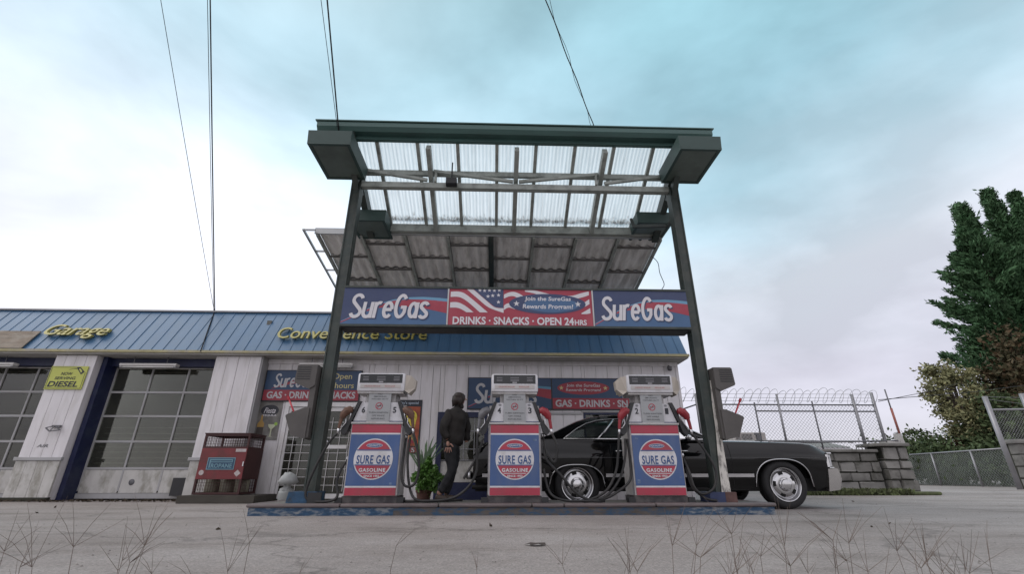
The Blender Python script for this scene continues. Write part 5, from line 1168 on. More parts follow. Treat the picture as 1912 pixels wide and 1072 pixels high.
# jacket: torso, sleeves, collar
V = [(-.620, Yp, .80, (.172, .172)), (-.625, Yp, .95, (.160, .168)), (-.625, Yp + .005, 1.08, (.157, .168)), (-.605, Yp + .01, 1.20, (.158, .172)), (-.575, Yp + .015, 1.30, (.125, .14)), (-.555, Yp + .02, 1.36, .068),
     (-.675, Yp - .11, 1.25, .085), (-.765, Yp - .165, 1.07, .072), (-.70, Yp - .17, .90, .052),
     (-.49, Yp + .15, 1.25, .085), (-.45, Yp + .21, 1.07, .07), (-.44, Yp + .18, .89, .05)]
E_ = [(0, 1), (1, 2), (2, 3), (3, 4), (4, 5), (3, 6), (6, 7), (7, 8), (3, 9), (9, 10), (10, 11)]
jk = skin_mesh('jacket', V, E_, jacket_m, per, 3)
for v_ in jk.data.vertices:
    c_ = v_.co; f_ = .004 * math.sin(c_.z * 46 + c_.x * 22 + 2 * math.sin(c_.y * 17)) + .004 * math.sin(c_.z * 23 - c_.x * 41)
    v_.co = c_ + v_.normal * f_
b = MB(); b.lathe([(.058, -.02), (.075, .0), (.070, .035), (.060, .05), (.052, .03)], (-.565, Yp + .02, 1.36), 'Z', 18); put('jacket_collar', b, jacket_m, per, smooth=True)
# jeans
V = [(-.63, Yp, .90, (.115, .14)), (-.635, Yp, .83, (.12, .145)),
     (-.655, Yp - .07, .76, .098), (-.645, Yp - .075, .65, .084), (-.605, Yp - .08, .53, .070), (-.68, Yp - .08, .38, .064), (-.77, Yp - .08, .22, .058),
     (-.62, Yp + .07, .76, .098), (-.60, Yp + .07, .65, .084), (-.62, Yp + .06, .52, .068), (-.655, Yp + .05, .36, .062), (-.70, Yp + .04, .21, .056)]
E_ = [(0, 1), (1, 2), (2, 3), (3, 4), (4, 5), (5, 6), (1, 7), (7, 8), (8, 9), (9, 10), (10, 11)]
jn = skin_mesh('jeans', V, E_, jeans_m, per, 3)
for v_ in jn.data.vertices: c_ = v_.co; v_.co = c_ + v_.normal * (.002 * math.sin(c_.z * 60 + c_.x * 30))
for fx, fy in ((-.80, Yp - .085), (-.70, Yp + .04)):
    V = [(fx - .03, fy, .185, .044), (fx + .01, fy, .172, .042), (fx + .09, fy - .01, .168, .038), (fx + .15, fy - .015, .160, .028)]; skin_mesh('boot', V, [(0, 1), (1, 2), (2, 3)], boot_m, per, 2)
# hair: shaggy cap to the collar
V = [(-.556, Yp + .02, 1.575, .080), (-.564, Yp + .012, 1.51, .102), (-.580, Yp + .008, 1.43, .086), (-.585, Yp + .005, 1.375, .060)]
skin_mesh('hair', V, [(0, 1), (1, 2), (2, 3)], hair_m, per, 2)
b = MB()
for k in range(26):
    a = R(70 + k * 9.0); px, py = -.565 + .088 * math.cos(a), Yp + .02 + .088 * math.sin(a)
    b.tube([(px, py, 1.52), (px - .006, py - .002, 1.45), (px + random.uniform(-.012, .008), py + random.uniform(-.008, .008), 1.365 + random.uniform(-.01, .03))], [.014, .017, .004], 5)
put('hair_locks', b, hair_m, per, smooth=True)

per.scale = (1, 1, 1.03)

# ================================================================= STORE FRONT THINGS
cg = thing('propane_cage', (-5.05, 9.6, 0), 'dark red metal propane cage with mesh openings beside the white pillar', 'cage')
x0, x1, y0, y1, z0, z1 = -5.49, -4.65, 9.30, 9.92, .14, 1.19
b = MB(); b.box(-5.62, -4.28, 9.12, 10.04, .003, .13); tag(put('concrete_pad', b, mat('grimy pad', (.055, .05, .042), .9, var=.3), None, org=(-5, 9.6, 0)), 'low grimy concrete pad under the red propane cage', 'pad')
b = MB(); t = .035
for X in (x0, x1 - t):
    for Y in (y0, y1 - t): b.box(X, X + t, Y, Y + t, z0, z1)
for Z in (z0, .395, .93, z1 - t):
    b.box(x0 + t, x1 - t, y0, y0 + t, Z, Z + t); b.box(x0 + t, x1 - t, y1 - t, y1, Z, Z + t); b.box(x0, x0 + t, y0 + t, y1 - t, Z, Z + t); b.box(x1 - t, x1, y0 + t, y1 - t, Z, Z + t)
put('frame', b, prop_dk, cg)
b = MB(); b.box(x0 - .01, x1 + .01, y0 - .01, y1 + .01, z1 + .001, z1 + .018); put('top_sheet', b, prop_dk, cg)
b = MB(); b.box(x0 + .005, x1 - .005, y0 - .008, y0 - .001, .40, .935); put('front_panel', b, prop_red, cg)
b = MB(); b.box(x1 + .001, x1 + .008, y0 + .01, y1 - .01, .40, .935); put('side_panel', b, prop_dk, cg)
b = MB()
for (za, zb) in ((z0 + t, .395), (.965, z1 - t)):
    n = 18
    for i in range(n): X = x0 + t + (x1 - x0 - 2 * t) * i / (n - 1); b.bar((X, y0 + .015, za), (X, y0 + .015, zb), .005); b.bar((X, y1 - .015, za), (X, y1 - .015, zb), .005)
    for i in range(12): Y = y0 + t + (y1 - y0 - 2 * t) * i / 11; b.bar((x1 - .015, Y, za), (x1 - .015, Y, zb), .005); b.bar((x0 + .015, Y, za), (x0 + .015, Y, zb), .005)
    m_ = int((zb - za) / .045)
    for i in range(m_ + 1): Z = za + (zb - za) * i / max(1, m_); b.bar((x0 + t, y0 + .02, Z), (x1 - t, y0 + .02, Z), .005); b.bar((x0 + t, y1 - .02, Z), (x1 - t, y1 - .02, Z), .005); b.bar((x1 - .02, y0 + t, Z), (x1 - .02, y1 - t, Z), .005)
put('wire_mesh', b, prop_dk, cg)['kind'] = 'stuff'
b = MB(); b.box(-5.33, -4.83, y0 - .014, y0 - .009, .56, .77); put('propane_plate', b, mat('pale teal print', (.14, .27, .33), .5), cg)
b = MB(); b.box(-5.315, -4.845, y0 - .016, y0 - .0145, .575, .755); put('propane_field', b, mat('dark teal print', (.02, .06, .12), .5), cg)
b = MB(); y = y0 - .018
b.flat([(-5.29, .59), (-5.265, .59), (-5.265, .74), (-5.29, .74)], y); b.flat([(-5.265, .72), (-4.87, .72), (-4.87, .74), (-5.265, .74)], y); b.flat([(-5.265, .685), (-4.87, .685), (-4.87, .70), (-5.265, .70)], y); b.flat([(-4.885, .70), (-4.87, .70), (-4.87, .72), (-4.885, .72)], y)
text(b, 'ROPANE', -5.25, -4.87, .59, .665, y, offset=.03); put('propane_lettering', b, MATS['pale teal print'], cg)
b = MB(); b.flat(ell(-5.40, .51, .045, .045, 20), y0 - .010); b.flat([(-4.75, .44), (-4.69, .50), (-4.75, .56), (-4.81, .50)], y0 - .010); b.box(-4.86, -4.67, y0 - .012, y0 - .009, .87, .925); put('sticker', b, mat('pale sticker', (.45, .40, .40), .6, var=.2, vscale=30), cg)
b = MB(); b.box(x1 - .03, x1 - .01, y0 - .03, y0 - .009, .62, .70); put('latch', b, chrome_d, cg)
for X, wh_ in ((-5.33, 'leftmost'), (-5.05, 'middle'), (-4.78, 'rightmost')):
    b = MB(); b.lathe([(0, 0), (.115, 0), (.125, .04), (.125, .22), (.09, .27), (.04, .285), (.03, .33), (0, .33)], (X, 9.62, z0 + .012), 'Z', 16)
    tag(put('gas_cylinder', b, gas_cyl, None, org=(X, 9.62, z0), smooth=True), 'squat pale gas cylinder, the %s of three inside the red propane cage' % wh_, 'gas cylinder', 'gas cylinders in the propane cage')
# white pail with crumpled cloth
b = MB(); Xw, Yw = -3.42, 8.35
b.lathe([(0, 0), (.10, 0), (.115, .2), (.12, .22), (.105, .22), (.10, .05)], (Xw, Yw, 0), 'Z', 20)
pl = put('white_pail', b, mat('frosted plastic', (.34, .36, .36), .5, var=.1), None, org=(Xw, Yw, 0), smooth=True); tag(pl, 'white plastic pail with a crumpled white cloth beside the left post base', 'bucket')
b = MB(); rc = random.Random(5)
b.lathe([(.11, .215), (.10, .25), (.055, .28), (.05, .31), (.12, .335), (.155, .36), (.14, .41), (.10, .46), (.05, .50), (0, .51)], (Xw, Yw, 0), 'Z', 16)
b.v = [(x + rc.uniform(-.018, .018), y_ + rc.uniform(-.018, .018), z + rc.uniform(-.012, .012)) for x, y_, z in b.v]
put('cloth', b, mat('white cloth', (.30, .31, .31), .8, var=.15), pl, smooth=True)
# potted plant
pp = thing('potted_plant', (-1.30, 8.9, 0), 'terracotta pot of spiky and bright green leaves by the blue window', 'plant')
b = MB(); b.lathe([(0, 0), (.10, 0), (.13, .18), (.145, .19), (.145, .23), (.12, .23), (.11, .15), (0, .15)], (-1.26, 8.9, 0), 'Z', 22); put('pot', b, terracotta, pp, smooth='auto')
rng = np.random.default_rng(8); u = rng.normal(size=(2600, 3)); u /= np.linalg.norm(u, axis=1)[:, None]; rad = rng.uniform(.45, 1, 2600)[:, None]
lump = 1 + .3 * np.sin(u[:, :1] * 7 + 1) * np.sin(u[:, 2:] * 6 + 2); pts = np.array([-1.22, 8.86, .44]) + u * rad * lump * np.array([.24, .18, .27]); pts = pts[pts[:, 2] > .07]
flat_foliage('leaf_mass', pts, .055, plant_lv, pp, 9)
fl_pts = np.array([[-1.5, 8.85, .58], [-1.06, 8.8, .62], [-1.1, 8.8, .66], [-1.46, 8.85, .66]]) 
for k in range(34):
    a = rng.uniform(0, 2 * PI); ln = rng.uniform(.45, .78); sp = rng.uniform(.25, 1.0); bx, by = -1.30 + rng.uniform(-.05, .05), 8.97; q = MB(); P0 = []
    for i in range(6):
        t = i / 5; P0.append((bx + math.cos(a) * sp * ln * t * .9, by + math.sin(a) * sp * ln * t * .5, .5 + ln * (t * 1.25 - sp * .55 * t * t)))
    ws = [.012, .016, .014, .011, .007, .001]
    for i, p in enumerate(P0): q.v += [(p[0] - ws[i] * math.sin(a) - ws[i] * .6, p[1], p[2]), (p[0] + ws[i] * math.sin(a) + ws[i] * .6, p[1] + .003, p[2] + .002)]
    for i in range(5): q.f.append((2 * i, 2 * i + 1, 2 * i + 3, 2 * i + 2))
    put('spiky_leaf', q, spike_lv, pp)

# ================================================================= RIGHT SIDE: STONE WALL AND FENCES
sw = thing('stone_wall', (9.6, 13.0, 0), 'low rough grey stone block wall with a thick end pier behind the car nose', 'wall')
def blocks(x0, x1, y, z0, z1, rows, wmin, wmax, depth, m_list, par, seed):
    rn = random.Random(seed); hs = [1 + rn.uniform(-.28, .28) for _ in range(rows)]; tot = sum(hs); z = z0
    for h in hs:
        zz = z + h / tot * (z1 - z0); x = x0
        while x < x1 - .02:
            xe = x + rn.uniform(wmin, wmax)
            if x1 - xe < wmin * .6: xe = x1
            q = MB(); g = rn.uniform(.010, .026); j = rn.uniform(-.035, .03); q.box(x + g, xe - g, y + j, y + depth, z + g, zz - g, bev=.018)
            q.v = [(a + rn.uniform(-.010, .010), b_ + rn.uniform(-.014, .014), c + rn.uniform(-.010, .010)) for a, b_, c in q.v]
            put('stone', q, rn.choice(m_list), par, smooth='auto'); x = xe
        z = zz
blocks(7.6, 10.36, 13.0, .08, 1.05, 4, .34, .75, .35, [stone_m, stone_m, stone_m2], sw, 4)
blocks(10.42, 11.14, 12.86, .08, 1.20, 4, .28, .5, .6, [stone_m2, stone_m], sw, 9)
b = MB(); b.box(7.5, 10.4, 13.07, 13.5, 0, 1.05); b.box(10.45, 11.10, 12.93, 13.5, 0, 1.2); b.box(7.4, 11.3, 12.72, 12.92, 0, .075); put('joint_core', b, mortar_m, sw)
b = MB(); b.box(7.5, 10.36, 12.93, 13.5, 1.055, 1.13, bev=.02); put('coping', b, stone_m, sw, smooth='auto')
b = MB(); b.box(10.25, 11.18, 12.80, 13.6, 1.205, 1.29, bev=.02); put('pier_cap', b, stone_m, sw, smooth='auto')
b = MB(); b.box(7.4, 11.42, 12.55, 12.86, 0.002, .085, bev=.03); ms = put('mossy_footing', b, moss_m, sw)
rng = np.random.default_rng(12); pts = np.stack([rng.uniform(7.6, 10.6, 2200), rng.uniform(12.45, 12.85, 2200), rng.uniform(.0, .14, 2200)], 1)
ws_ = flat_foliage('grass_strip', pts, .06, moss_m, None, 5, droop=np.array([0, 0, 1.2]), org=(9, 12.6, 0)); tag(ws_, 'short weeds and moss growing along the foot of the stone wall', 'grass', kind='stuff')
# low shed roof behind the wall
b = MB(); n = 60
for k in range(n + 1): X = 7.2 + 3.0 * k / n; h = .02 * math.sin(k * 2.1); b.v += [(X, 13.7, 1.22 + h), (X, 15.2, 1.52 + h)]
for k in range(n): b.f.append((2 * k, 2 * k + 2, 2 * k + 3, 2 * k + 1))
tag(put('shed_roof', b, mat('dull corrugated roof', (.20, .20, .19), .7, var=.2), None, org=(8.7, 14.4, 1.3), smooth=True), 'low corrugated shed roof showing just above the stone wall', 'roof')
# razor wire fence on the wall
rf = thing('razor_wire_fence', (8.2, 13.3, 1.1), 'chain link fence topped with coiled razor wire on the stone wall', 'fence')
FY = 13.3
for X, zt, r_w in ((5.72, 2.66, .035), (7.40, 2.42, .022), (8.10, 2.66, .03), (9.10, 2.46, .02), (10.33, 2.66, .042), (10.93, 2.72, .042)):
    b = MB(); b.tube([(X, FY, .9), (X, FY, zt)], r_w, 8); put('post', b, galv if r_w > .025 else galv_dk, rf, smooth=True)
for z, xa_, xb_ in ((2.36, 5.75, 10.93), (2.18, 7.4, 10.93), (1.36, 7.2, 10.93)):
    b = MB(); b.tube([(xa_, FY, z), (xb_, FY, z)], .02, 8); put('rail', b, galv_dk, rf, smooth=True)
b = MB(); b.tube([(4.6, FY, 2.0), (5.72, FY, 2.36)], .02, 8); b.tube([(7.4, FY + .05, 1.3), (11.05, FY - .3, 1.36)], .02, 8); put('loose_pole', b, galv_dk, rf, smooth=True)
def lattice(x0, x1, z0, z1, y, p, r):
    b = MB(); W_, H_ = x1 - x0, z1 - z0; n = int((W_ + H_) / p)
    for s in (1, -1):
        for i in range(n + 1):
            o = -H_ + i * p; a = max(0, o); c = min(W_, o + H_)
            if c - a < .02: continue
            if s > 0: P0, P1 = (x0 + a, z0 + a - o), (x0 + c, z0 + c - o)
            else: P0, P1 = (x1 - a, z0 + a - o), (x1 - c, z0 + c - o)
            b.tube([(P0[0], y + s * r, P0[1]), (P1[0], y + s * r, P1[1])], r, 3, False)
    return b
put('chain_link', lattice(5.72, 10.93, 1.1, 2.36, FY + .02, .10, .0048), wire_m, rf)
b = MB(); pts = []
for k in range(900):
    t = k / 899; a = k * 2 * PI / 36; X = 5.0 + 6.05 * t; rr2 = .20 + .03 * math.sin(k * .05); pts.append((X + .10 * math.sin(a), FY - .02 + rr2 * math.cos(a) * .8, 2.60 + rr2 * math.sin(a) + .02 * math.sin(k * .021)))
b.tube(pts, .0062, 4, False); put('razor_coil', b, wire_m, rf)
b = MB()
for z in (2.46, 2.55, 2.66): b.tube([(5.0, FY, z), (10.95, FY, z + .01)], .0045, 4, False)
put('barbed_strand', b, wire_m, rf)
q = MB(); Xq, Zq = at(1418, 820, FY - .1); q.box(Xq - .06, Xq + .06, FY - .12, FY - .04, Zq - .03, Zq + .1); q.box(Xq - .1, Xq + .02, FY - .1, FY - .05, Zq + .1, Zq + .16); put('gate_latch', q, galv_dk, rf)
# red marker stake
b = MB(); b.tube([(11.22, 13.1, 2.1), (11.20, 13.1, 2.78)], .018, 8); s_ = tag(put('marker_pole', b, galv_dk, None, org=(11.2, 13.1, 1.3), smooth=True), 'thin pole with a faded red sleeve at the end of the razor fence', 'pole')
b = MB(); b.tube([(11.24, 13.1, 1.55), (11.22, 13.1, 2.25)], .03, 8); put('red_sleeve', b, mat('faded red sleeve', (.30, .10, .08), .7), s_, smooth=True)
b = MB(); b.prism([(11.12, 1.29), (11.24, 1.29), (11.20, 1.55), (11.13, 1.55)], 13.0, 13.2); b.box(10.75, 11.11, 13.0, 13.3, 1.292, 1.36); tag(put('concrete_offcut', b, mat('pale concrete', (.42, .41, .40), .8), None, org=(11.1, 13.1, 1.29)), 'pale concrete offcuts lying on the pier cap of the stone wall', 'rubble')
# rooftop unit
r_ = thing('air_unit', (10.6, 20, 1.2), 'beige ventilation unit with dark louvre beyond the chain link fence', 'air conditioner')
X0, Z1 = at(1371, 808, 20); X1, Z0 = at(1433, 830, 20)
b = MB(); b.box(X0, X1, 20, 21.2, Z0 - .1, Z1, bev=.02); put('housing', b, hvac_m, r_)
b = MB()
for k in range(7): z = Z0 + .04 + k * .055; b.box(X0 + .28, X0 + .72, 19.98, 19.998, z, z + .03)
for k in range(7): z = Z0 + .04 + k * .055; b.box(X0 + .04, X0 + .22, 19.98, 19.998, z, z + .03)
put('louvre', b, slat_dk, r_)
b = MB(); b.box(X0 - 6, X1 + 3.2, 19.6, 26, 0, Z0 - .11); tag(put('low_outbuilding', b, mat('pale low wall', (.42, .41, .43), .8, var=.1), None, org=(9, 22, 0)), 'low flat pale outbuilding beyond the fence under the ventilation unit', 'building')

# far green screened fence
ff = thing('screened_fence', (25, 27, 0), 'long grey chain link fence with green netting at the back of the lot', 'fence')
A = Vector((24.15, 29.2, 0)); Bf = Vector((22.75, 20.8, 0)); hF = 1.62
def fence_pt(t, z): p = A.lerp(Bf, t); return (p.x, p.y, z)
for t in (.02, .40, .72, .99):
    b = MB(); b.tube([fence_pt(t, 0), fence_pt(t, hF)], .045, 8); put('post', b, galv, ff, smooth=True)
b = MB(); b.tube([fence_pt(0, hF), fence_pt(1, hF)], .035, 8); put('top_rail', b, galv, ff, smooth=True)
b = MB(); b.add([fence_pt(0, .02), fence_pt(1, .02), fence_pt(1, hF - .02), fence_pt(0, hF - .02)], [(0, 1, 2, 3)]); b.v = [(x + .03, y + .0, z) for x, y, z in b.v]
# netting is a thin see-through weave
nm = bpy.data.materials.new('green netting'); nm.use_nodes = True; t_ = nm.node_tree; bs__ = t_.nodes['Principled BSDF']; bs__.inputs['Base Color'].default_value = (.10, .12, .10, 1); bs__.inputs['Roughness'].default_value = .9
no = t_.nodes.new('ShaderNodeTexNoise'); no.inputs['Scale'].default_value = 1.3; gg = t_.nodes.new('ShaderNodeNewGeometry'); t_.links.new(gg.outputs['Position'], no.inputs[0])
rr3 = t_.nodes.new('ShaderNodeMapRange'); t_.links.new(no.outputs[0], rr3.inputs[0]); [rr3.inputs.__getitem__(i_).__setattr__('default_value', v_) for i_, v_ in ((1, .3), (2, .7), (3, .35), (4, .6))]; t_.links.new(rr3.outputs[0], bs__.inputs['Alpha'])
put('netting', b, nm, ff)
b = MB(); D = (Bf - A); Ld = D.length; n = int((Ld + hF) / .16)
for s_ in (1, -1):
    for i in range(n + 1):
        o = -hF + i * .16; a = max(0, o); c = min(Ld, o + hF)
        if c - a < .05: continue
        f0 = (a / Ld, a - o) if s_ > 0 else (1 - a / Ld, a - o); f1 = (c / Ld, c - o) if s_ > 0 else (1 - c / Ld, c - o)
        b.tube([fence_pt(*f0), fence_pt(*f1)], .004, 3, False)
put('chain_link', b, wire_m, ff)

# right gate post, chain link wing and stone pier
gt = thing('gate_fence', (19.4, 18, 0), 'tall galvanised gate post with a chain link wing in front of the right stone pier', 'fence')
Xg = 19.38; X2 = 20.95
b = MB(); b.tube([(Xg, 18, 0), (Xg, 18, 3.40)], .085, 10); put('post', b, galv, gt, smooth=True)
b = MB(); b.tube([(X2, 18, 1.75), (X2, 18, 3.52)], .085, 10); put('post', b, galv, gt, smooth=True)
b = MB(); b.tube([(Xg, 18, 2.88), (X2 + 2.5, 18, 2.95)], .04, 8); put('rail', b, galv, gt, smooth=True)
put('chain_link', lattice(Xg + .08, X2 + 2.5, 1.75, 2.88, 18.03, .115, .004), wire_m, gt)
b = MB(); b.tube([(Xg, 18, 3.3), (X2, 18, 3.1)], .006, 4, False); b.tube([(Xg, 18, 3.38), (X2, 18, 3.36)], .006, 4, False); put('barbed_strand', b, wire_m, gt)
sp = thing('stone_pier', (20.7, 18.6, 0), 'grey stone block pier at the right edge behind the gate post', 'wall')
blocks(19.95, 22.6, 18.03, .05, 1.62, 4, .4, .8, .35, [stone_m2, stone_m], sp, 21)
b = MB(); b.box(20.0, 22.5, 18.1, 18.5, 0, 1.61); put('joint_core', b, mortar_m, sp)
b = MB(); b.box(19.85, 22.7, 17.95, 18.55, 1.62, 1.78, bev=.05); put('pier_cap', b, stone_m2, sp, smooth='auto')

# ================================================================= TREES
def conifer(x, y, H, Rb, seed, label):
    r_ = thing('conifer_tree', (x, y, 0), label, 'tree', 'tall conifers at the right edge')
    b = MB(); b.tube([(x, y, 0), (x + .1, y, H * .5), (x, y, H * .97)], [.45, .25, .03], 9); put('trunk', b, bark, r_, smooth=True)
    g = np.random.default_rng(seed); P = []; DD = []; lb = MB()
    nb = 420
    for i in range(nb):
        z = H * (.02 + .97 * (i / nb) ** 1.2); a = g.uniform(0, 2 * PI); rr = Rb * (1 - z / H) ** .92 * min(1, (1 - z / H) / .28) ** .7 * g.uniform(.55, 1.12) * (1 + (.06 + .14 * z / H) * math.sin(a * 3 + z * .9) * math.sin(z * 1.7 + a)) + .12
        rr = min(rr, Rb * .74)
        k = int(270 * (.35 + rr / Rb)); t = g.uniform(.25, 1, k) ** .8
        lift = .38 * rr
        px = x + np.cos(a) * rr * t; py = y + np.sin(a) * rr * t; pz = z + lift * t * t
        sg = .10 + .26 * (1 - t)
        DD.append(np.tile([math.cos(a) * .9, math.sin(a) * .9, .75], (k, 1)))
        P.append(np.stack([px + g.normal(0, 1, k) * sg, py + g.normal(0, 1, k) * sg, pz + g.normal(0, 1, k) * sg * .75], 1))
        if i % 3 == 0: lb.tube([(x, y, z - .1), (x + math.cos(a) * rr * .8, y + math.sin(a) * rr * .8, z + lift * .64)], [.06, .015], 4, False)
    put('branches', lb, bark, r_)
    P = np.concatenate(P); DD = np.concatenate(DD); kp = P[:, 2] > .3
    o_ = flat_foliage('crown', P[kp], .15, conifer_m, r_, seed, droop=DD[kp], elong=2.6)
conifer(38.0, 31.5, 21.4, 6.9, 31, 'left conifer of the tall dark green group with its tip against the open sky')
conifer(42.9, 33.0, 24.0, 6.4, 32, 'tallest middle conifer of the dark green group at the right edge')
conifer(48.0, 35.0, 25.2, 7.0, 33, 'rightmost conifer of the dark group cut by the picture edge')
def leafy(x, y, z0, H, Rr, seed, m, label, size=.2, n=9000, name='leafy_tree', group=None, clumps=60, cat='tree'):
    r_ = thing(name, (x, y, 0), label, cat, group); g = np.random.default_rng(seed); lb = MB(); P = []
    lb.tube([(x, y, 0), (x + .15, y, H * .4), (x, y, H * .85)], [.16, .11, .02], 8)
    put('trunk', lb, bark, r_, smooth=True); lb = MB()
    for i in range(clumps):
        u_ = g.normal(size=3); u_ /= np.linalg.norm(u_); rad = g.uniform(.35, 1.05) ; cz = (z0 + H) / 2; c = np.array([x, y, cz]) + u_ * rad * np.array([Rr, Rr, (H - z0) / 2])
        s_ = g.uniform(.25, .55) * Rr * .5
        P.append(c + g.normal(size=(n // clumps, 3)) * s_ * np.array([1, 1, .8]))
        lb.tube([(x + .08, y, max(z0 * .5, cz - (H - z0) * .3)), tuple(c * .6 + np.array([x, y, cz]) * .4 + np.array([.1, 0, .1])), tuple(c)], [.05, .025, .008], 4, False)
    put('branches', lb, bark, r_)
    P = np.concatenate(P); P = P[P[:, 2] > .05]; flat_foliage('crown', P, size, m, r_, seed)
    return r_
leafy(27.3, 27.0, 2.2, 7.7, 1.2, 41, decid_m, 'loose yellow green tree standing left of the dark conifers', .13, 8000)
leafy(34.2, 28.2, 1.2, 9.0, 2.5, 42, brown_lv, 'rusty dark leaved tree in front of the conifers', .2, 15000)
leafy(28.6, 26.0, .3, 4.6, 1.8, 43, shrub_lv, 'bushy green undergrowth tree low behind the gate post', .17, 9000)
LAB = ['broad green shrub farthest left behind the netted fence', 'green shrub behind the middle of the netted fence', 'low green shrub behind the near half of the netted fence',
       'tall far green shrub deep behind the netted fence', 'yellowish shrub at the near end of the netted fence', 'reddish brown shrub behind the netted fence']
for i, (x, y, h, r, m_) in enumerate(((26.0, 31.5, 2.5, 2.2, shrub_lv), (25.6, 27.6, 2.3, 1.6, shrub_lv), (25.2, 24.0, 1.9, 1.5, shrub_lv), (30.0, 33.0, 3.3, 2.8, shrub_lv), (25.4, 20.8, 2.0, 1.6, decid_m), (27.6, 29.0, 2.6, 1.9, brown_lv))):
    leafy(x, y, .0, h, r, 50 + i, m_, LAB[i], .15, 5000, 'shrub', 'shrubs behind the netted fence', 30, 'shrub')
# arching bramble
b = MB(); bp_ = catmull([at(1690, 850, 27)[0:1] + (27, at(1690, 850, 27)[1])] + [(at(u, v, 27)[0], 27, at(u, v, 27)[1]) for u, v in ((1687, 825), (1692, 808), (1706, 802), (1720, 808), (1732, 822))], 6)
b.tube(bp_, .02, 5); br = put('arching_branch', b, bark, None, org=(24, 27, 1.5), smooth=True); tag(br, 'thin arching leafy branch rising over the shrubs right of the stone wall', 'branch')
g = np.random.default_rng(77); P = np.concatenate([np.array(p) + g.normal(size=(9, 3)) * .10 - np.array([0, 0, .12]) for p in bp_]); flat_foliage('leaves', P - 0, .12, shrub_lv, br, 5)

# ================================================================= CABLES
def cable(label, ends, vtop, Y0, Y1, r, sag=0., extra=None, wig=0.):
    (u0, v0), (u1, v1) = ends
    X0, Z0 = at(u0, v0, Y0); X1, Z1 = at(u1, v1, Y1); A_ = Vector((X0, Y0, Z0)); B_ = Vector((X1, Y1, Z1)); S = A_ + (A_ - B_) * vtop
    pts = []
    n = 40
    for i in range(n + 1):
        t = i / n; p = S.lerp(B_, t); p.z -= sag * 4 * t * (1 - t); p.x += wig * math.sin(i * 1.3) * (1 if 0 < i < n else 0); pts.append(p)
    if extra: pts += [Vector(e) for e in extra]
    b = MB(); b.tube(pts, r, 6); o = put('overhead_cable', b, cable_m, None, org=tuple(B_), smooth=True)
    return tag(o, label, 'cable')
cable('thin leftmost overhead cable running down to the garage roof', ((305, 0), (400, 582)), 1.5, 6.0, 10.6, .006, .12)
xe, ze = at(376, 657, YB - .03)
cable('heavier overhead cable left of centre dropping onto the garage roof edge', ((394, 0), (401, 581)), 1.5, 6.0, 10.62, .012, .06, [(xe, YB - .06, ze)])
cable('thin second strand beside the heavier cable to the garage roof', ((390, 0), (399, 581)), 1.5, 6.0, 10.60, .006, .10)
cable('thick overhead cable ending at the left front corner of the canopy', ((611, 0), (633, 250)), 2.5, 4.4, 6.0, .011, .0)
cable('thin overhead cable left of the thick one at the canopy corner', ((600, 0), (631, 248)), 2.5, 4.4, 6.0, .0045, .02)
cable('twisted overhead cable ending at the canopy edge right of centre', ((1020, 0), (1113, 246)), 2.5, 4.4, 6.0, .008, .02, None, .008)
cable('loose thin strand wound beside the twisted cable', ((1026, 0), (1108, 246)), 2.5, 4.4, 6.0, .0035, .03, None, -.022)
b = MB(); pts = [(at(u, v, 6.9)[0], 6.9, at(u, v, 6.9)[1]) for u, v in ((1216, 478), (1228, 490), (1232, 510), (1240, 530), (1236, 540))]; b.tube(catmull(pts, 5), .006, 5)
tag(put('loose_wire', b, cable_m, None, org=pts[-1], smooth=True), 'loose wire hanging from the awning to the right top of the sign box', 'wire')
for lab, p0, p1 in (('upper far utility wire running from the marker pole into the trees', (1640, 750), (1790, 716)), ('lower far utility wire running level from the marker pole past the trees', (1640, 747), (1912, 720))):
    a_ = (at(*p0, 13.1)[0], 13.1, at(*p0, 13.1)[1]); c_ = (at(*p1, 24)[0], 24, at(*p1, 24)[1]); mid_ = tuple((p + q) / 2 - (.06 if i == 2 else 0) for i, (p, q) in enumerate(zip(a_, c_)))
    b = MB(); b.tube([a_, mid_, c_], .010, 5); tag(put('utility_wire', b, cable_m, None, org=a_, smooth=True), lab, 'wire')

# ================================================================= DEAD GRASS IN FRONT
b = MB(); rn = random.Random(17)
def spray(u, v, Y, n, ln, spread=55):
    X, Z = at(u, v, Y); Z = max(.05, Z)
    lean = rn.uniform(-.06, .06)
    kx = rn.uniform(-.03, .03); b.tube([(X + lean, Y + rn.uniform(-.03, .05), 0), (X + lean * .8 + kx, Y, Z * .35), (X + lean * .2 + kx * .6, Y, Z * .7), (X, Y, Z)], [.0011, .0010, .0009, .0007], 4, False)
    for k in range(n):
        a = R(rn.uniform(-spread, spread)); l = ln * rn.uniform(.6, 1.25); yy = rn.uniform(-.4, .4); cu = rn.uniform(-.15, .25)
        p1 = (X + math.sin(a) * l * .5, Y + yy * l * .5, Z + math.cos(a) * l * .52); p2 = (X + math.sin(a) * l * (1 + cu * .2), Y + yy * l, Z + math.cos(a) * l * (1 - cu * .5))
        b.tube([(X, Y, Z), p1, p2], [.0007, .0006, .0003], 3, False)
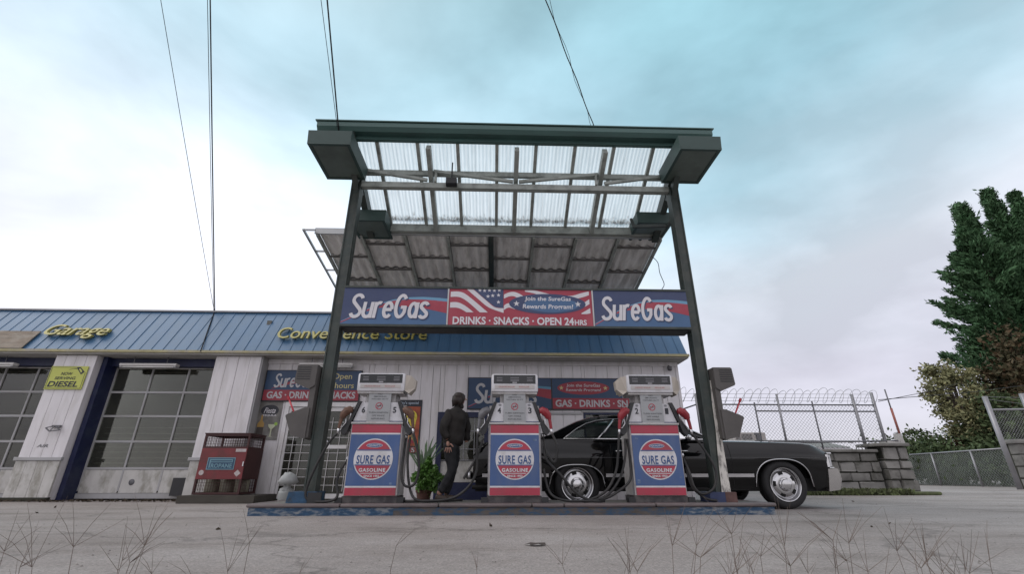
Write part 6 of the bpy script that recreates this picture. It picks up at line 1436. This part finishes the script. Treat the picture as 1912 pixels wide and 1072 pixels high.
for u, v, Y, n, ln in ((137, 1022, 1.5, 5, .13), (60, 1060, 1.4, 5, .14), (228, 1048, 1.5, 4, .15), (270, 1018, 1.5, 2, .16), (270, 1020, 1.5, 4, .12), (220, 1066, 1.4, 3, .14), (8, 1030, 1.4, 4, .10), (425, 1068, 1.5, 4, .16), (466, 1015, 1.5, 2, .08),
    (740, 1020, 1.7, 3, .07), (890, 1062, 1.7, 3, .06), (1050, 1055, 1.6, 4, .10), (1255, 1020, 1.4, 6, .11), (1308, 1042, 1.35, 6, .11), (1366, 998, 1.35, 5, .09), (1300, 1020, 1.6, 4, .13), (1476, 1058, 1.3, 6, .13), (1465, 1020, 1.5, 5, .12), (1555, 1010, 1.3, 5, .12), (1585, 1015, 1.4, 5, .15),
    (1675, 1030, 1.4, 5, .10), (1720, 1062, 1.35, 6, .12), (1620, 1068, 1.3, 4, .10), (1560, 1062, 1.5, 5, .09), (1400, 1060, 1.5, 5, .10), (1850, 1060, 1.4, 3, .12), (1190, 1068, 1.4, 4, .11), (1420, 1040, 1.4, 4, .09), (1760, 1068, 1.4, 4, .10), (560, 1070, 1.6, 2, .06)):
    spray(u, v, Y, n, ln, 62)
for i in range(26):
    u = rn.choice((rn.uniform(0, 460), rn.uniform(1150, 1850), rn.uniform(1150, 1850))); spray(u, rn.uniform(1050, 1100), rn.uniform(1.2, 1.8), rn.randint(2, 5), rn.uniform(.06, .13), 60)
o = put('dead_grass', b, weed_m, None, org=(0, 1.5, 0)); tag(o, 'sparse dry grass stems with star shaped seed heads along the near edge', 'grass', kind='stuff')

b = MB(); rn = random.Random(3)
for i in range(900):
    Y = rn.uniform(2.6, 12) ; X = rn.uniform(-1.15, 1.15) * (Y + 1); sz = rn.uniform(.003, .009)
    if IX0 - .1 < X < IX1 + .1 and 6.2 < Y < 7.4: continue
    a = rn.uniform(0, 6); c, d = math.cos(a) * sz, math.sin(a) * sz
    b.add([(X + c, Y + d, .001), (X - d, Y + c, .001), (X - c, Y - d, .001), (X + d, Y - c, .001), (X, Y, sz * .9)], [(0, 1, 4), (1, 2, 4), (2, 3, 4), (3, 0, 4)])
tag(put('grit', b, mat('loose grit', (.17, .155, .145), .9, var=.5, vscale=12), None, org=(0, 6, 0)), 'loose grit and small pebbles scattered over the forecourt', 'gravel', kind='stuff')
rng = np.random.default_rng(61)
pts = np.concatenate([np.stack([rng.uniform(-9.5, -3.2, 700), 10.0 - np.abs(rng.normal(0, .10, 700)), rng.uniform(.004, .03, 700)], 1), np.stack([rng.uniform(-8, 9, 30), rng.uniform(4, 12, 30), rng.uniform(.004, .012, 30)], 1)])
tag(flat_foliage('fallen_leaves', pts, .035, mat('brown litter', (.06, .045, .03), .9, var=.5, vscale=10), None, 62, org=(-5, 9.8, 0)), 'brown leaf litter gathered along the foot of the garage front', 'leaf litter', kind='stuff')
X, Y = 0.28, 3.6
b = MB(); b.v = [(X + .07 * math.cos(t * .7) * (1 + .3 * math.sin(t * 2.1)), Y + .04 * math.sin(t * .7), .006 + .012 * (t % 2)) for t in range(9)] + [(X, Y, .02)]; b.f = [(t, (t + 1) % 9, 9) for t in range(9)]
tag(put('flattened_leaf', b, mat('dark wet leaf', (.05, .04, .035), .8), None, org=(X, Y, 0)), 'flattened dark leaf on the forecourt in front of the middle pump', 'leaf')
